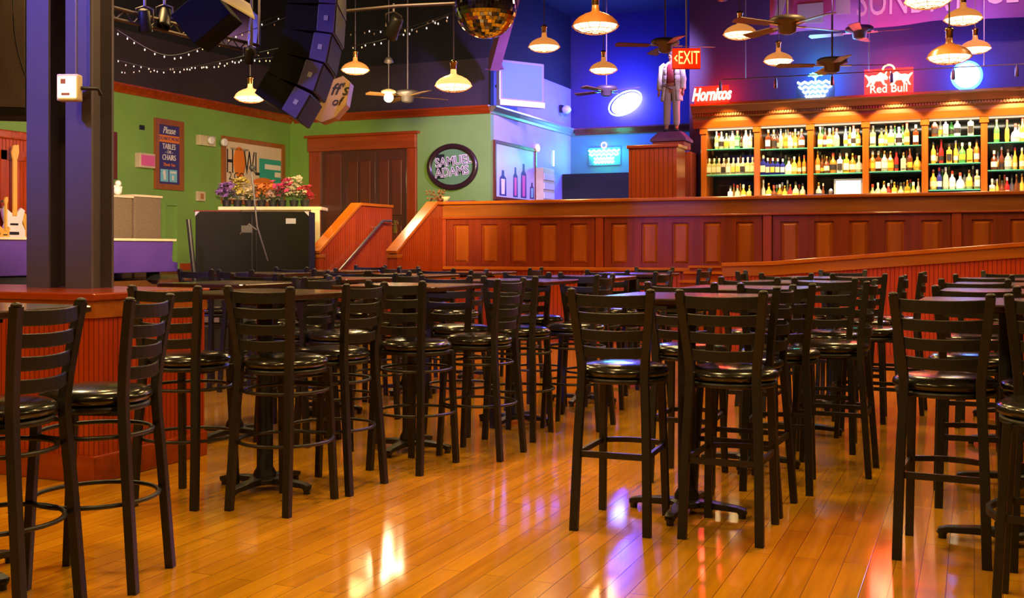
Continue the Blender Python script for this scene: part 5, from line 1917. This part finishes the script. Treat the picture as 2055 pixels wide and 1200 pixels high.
# cream lantern-like box
Yl = 11.0
lp = PD(668, 200, Yl)
poly = [(655, 165), (688, 152), (703, 165), (695, 210), (672, 236), (645, 246), (632, 240)]
t = thing('painted_box', 'cream painted angular hanging box with black script, behind the speaker array', 'box', lp, TH)
MB().prism([((x - 668) * Yl / F, (200 - y) * Yl / F) for x, y in poly][::-1], 0, .25).build('shell', noisy('cream_box_paint', (.55, .36, .16), (.45, .28, .12), (4, 4, 4), .5), t, bevel=.006)
text('ff\'s', .17, 'script', 'ink', t, (.06, -.006, .10), shear=.4)
text('of', .12, 'script', 'ink', t, (.03, -.006, -.02), shear=.4)
MB().sweep([(0, .12, .2), (0, .12, ZT - lp.z)], .008).build('hanging_rod', 'rod', t)

# ------------------------------------------------------------------ overhead rigging, top left
def bar(name, pts, r, m, lab, cat, n=8):
    return tag(MB().sweep(pts, r, n=n).build(name, m), lab, cat)


Yt = 8.5
t = thing('lighting_truss', 'slim grey lighting truss crossing the top left corner', 'truss', (0, 0, 0))
A0, A1 = PD(215, 12, Yt), PD(520, 92, Yt + 1.5)
B0, B1 = PD(215, 34, Yt), PD(520, 108, Yt + 1.5)
for q0, q1 in ((A0, A1), (B0, B1)):
    MB().sweep([q0, q1], .016).build('chord', 'rod', t)
m = MB()
for i in range(10):
    f0, f1 = i / 10, (i + .5) / 10
    m.sweep([A0.lerp(A1, f0), B0.lerp(B1, f1)], .006, n=5)
    m.sweep([B0.lerp(B1, f1), A0.lerp(A1, (i + 1) / 10)], .006, n=5)
m.build('lacing', 'rod', t)
MB().sweep([A0.lerp(A1, .5), (A0.lerp(A1, .5).x, A0.lerp(A1, .5).y, ZT)], .01).build('hanger', 'rod', t)
MB().sweep([A1, (A1.x, A1.y, ZT)], .012).build('hanger', 'rod', t)


def par_can(px, py, Y, tilt, yaw, lab, s=1.0):
    p = PD(px, py, Y)
    t = thing('stage_light', lab, 'stage light', p, TH + yaw, group='stage lights on the rigging')
    M = Matrix.Rotation(tilt, 4, 'X')
    MB().lathe([(.05 * s, .16 * s), (.08 * s, .14 * s), (.09 * s, -.10 * s), (.10 * s, -.14 * s), (.085 * s, -.14 * s), (.07 * s, -.05 * s)], 18, M).build('can', 'black_plastic', t)
    MB().sweep([(-.11 * s, 0, 0), (-.11 * s, 0, .16 * s), (0, 0, .2 * s), (.11 * s, 0, .16 * s), (.11 * s, 0, 0)], .008).build('yoke', 'rod', t)
    MB().sweep([(0, 0, .2 * s), (0, 0, .3 * s)], .012).build('clamp', 'silver', t)
    return t


par_can(290, 42, 8.8, .5, .2, 'black stage light hanging from the truss, left one', .6)
par_can(330, 38, 9.0, -.4, .0, 'black stage light hanging from the truss, right one', .6)
par_can(790, 55, 11.0, .8, .6, 'stage light hanging left of the disco ball', .8)
par_can(500, 112, 9.6, .6, .3, 'small stage light at the lower end of the truss', .45)
for (px, py, Y, tg, pw) in ((330, 46, 9.0, (UW1, 12.5, 2.4), 1400), (500, 120, 9.6, (UW1, 16.6, 2.2), 1100), (790, 60, 11.0, (-10.2, VW2, 2.4), 1500)):
    light('SPOT', PD(px, py, Y) + Vector((0, .1, -.2)), pw, (1, .74, .36), .20, tg, math.radians(58), .9, 'added_wall_beam')  # warm beams added at these cans to brighten the green walls
# projection flap
p = PD(470, 20, 8.0)
tag(MB().add([(-.14, 0, .10), (.14, .05, -.06), (.02, .4, .12), (-.2, .3, .25), (-.14, 0, .115), (.14, .05, -.045), (.02, .4, .135), (-.2, .3, .265)], [(3, 2, 1, 0), (4, 5, 6, 7), (0, 1, 5, 4), (1, 2, 6, 5), (2, 3, 7, 6), (3, 0, 4, 7)]).build('yellow_flap', 'cream', loc=p, rot=(0, 0, TH)), 'slanted pale yellow metal flap at the top left', 'light flap')
p = PD(402, 28, 8.6)
t = thing('black_speaker_box', 'tilted black box hanging in the rigging beside the yellow flap', 'speaker', p, TH)
MB().box(-.19, .19, 0, .4, -.15, .15, Matrix.Rotation(-.7, 4, 'Y')).build('body', 'deep_black', t, bevel=.01)
MB().sweep([(0, .2, .1), (0, .2, ZT - p.z)], .01).build('rod', 'rod', t)
p = PD(462, 50, 11.6)
t = thing('violet_panel_box', 'violet hanging box right of the tilted black box', 'speaker', p, TH)
MB().box(-.2, .2, 0, .4, -.16, .20, Matrix.Rotation(.12, 4, 'Y')).build('body', 'purple', t, bevel=.01)
MB().sweep([(0, .2, .1), (0, .2, ZT - p.z)], .01).build('rod', 'rod', t)
q = PD(505, 92, 9.4)
bar('drop_pole', [q, (q.x, q.y, ZT)], .012, 'rod', 'thin vertical pole dropping to the end of the truss', 'pole')
a, b = PD(675, 24, 10.5), PD(930, 6, 10.0)
bar('conduit', [a, a.lerp(b, .5) + Vector((0, 0, .015)), b], .016, 'rod', 'pale conduit running along the top between the array and the disco ball', 'pipe')

# string lights
STR = [[(235, 60, 11), (330, 110, 11), (420, 90, 11), (505, 60, 11), (640, 10, 12)], [(235, 120, 13), (330, 140, 13), (430, 125, 12), (560, 96, 12), (640, 80, 12)],
       [(240, 140, 14), (380, 134, 13), (480, 122, 12), (600, 108, 12.2), (760, 82, 11.8), (900, 32, 10)], [(600, 98, 12), (720, 62, 11.5), (800, 60, 11.5), (920, 22, 11)],
       [(500, 52, 12), (590, 20, 12), (660, -10, 12)]]
bulb_me = MB().sphere((0, 0, -.012), .008, 7, 5, sq=(1, 1, 1.5)).mesh('bulb', 'tiny_off')
bulb_lit = MB().sphere((0, 0, -.012), .008, 7, 5, sq=(1, 1, 1.5)).mesh('bulb', 'tiny_bulb')
WH = ['topmost string of tiny lights at the upper left', 'string of tiny lights sagging across the dark left wall', 'longest string of tiny lights, running from the left wall to the disco ball', 'string of tiny lights swagged right of the speaker array', 'short string of tiny lights left of the speaker array top']
for k, st in enumerate(STR):
    pts = smoothpath([PD(*q) for q in st], 8)
    o = tag(MB().sweep(pts, .004, n=4).build('string_lights', 'ink'), WH[k], 'string lights', 'string lights')
    L_ = sum((b - a).length for a, b in zip(pts[:-1], pts[1:]))
    nbul = min(46, int(L_ / .12))
    for i in range(nbul):
        f_ = (i + random.uniform(.1, .9)) / nbul * (len(pts) - 1)
        j = min(int(f_), len(pts) - 2)
        q = pts[j].lerp(pts[j + 1], f_ - j)
        b_ = bpy.data.objects.new('bulb', bulb_lit if random.random() < .55 else bulb_me)
        COL.objects.link(b_)
        b_.location = q + Vector((0, 0, random.uniform(-.03, 0)))
        b_.parent = o

# unseen cans above the frame, added to carry the coloured wash beams
LENS = [('lens_violet', 1), ('lens_violet', 1), ('lens_violet', 1), ('lens_red', 1), ('lens_violet', 1), ('lens_violet', 1), ('lens_violet', 1), ('lens_blue', 1), ('lens_blue', 1)]
WPOS = ['aimed at the violet wall top', 'aimed at the wall poster', 'aimed at the middle row', 'aimed at the right-hand row', 'aimed at the steel columns', 'aimed at the guitars', 'aimed at the wall above the bar', 'aimed at the banner', 'aimed at the statue']
for k, ((loc, tg, pw, c, an), (ln_, _)) in enumerate(zip(WASHES, LENS)):
    t = thing('added_wash_light', 'added coloured wash light, unseen above the picture, ' + WPOS[k], 'stage light', Vector(loc) + Vector((0, 0, .05)), 0, group='added wash lights on the ceiling rig')
    d = (Vector(tg) - Vector(loc)).normalized()
    M = d.to_track_quat('-Z', 'Y').to_matrix().to_4x4()
    MB().lathe([(.06, .34), (.13, .30), (.15, .10), (.15, .06)], 20, M).build('can', 'black_plastic', t)
    MB().sweep([(0, 0, .32), (0, 0, ZT - loc[2] - .05)], .015).build('pole', 'rod', t)
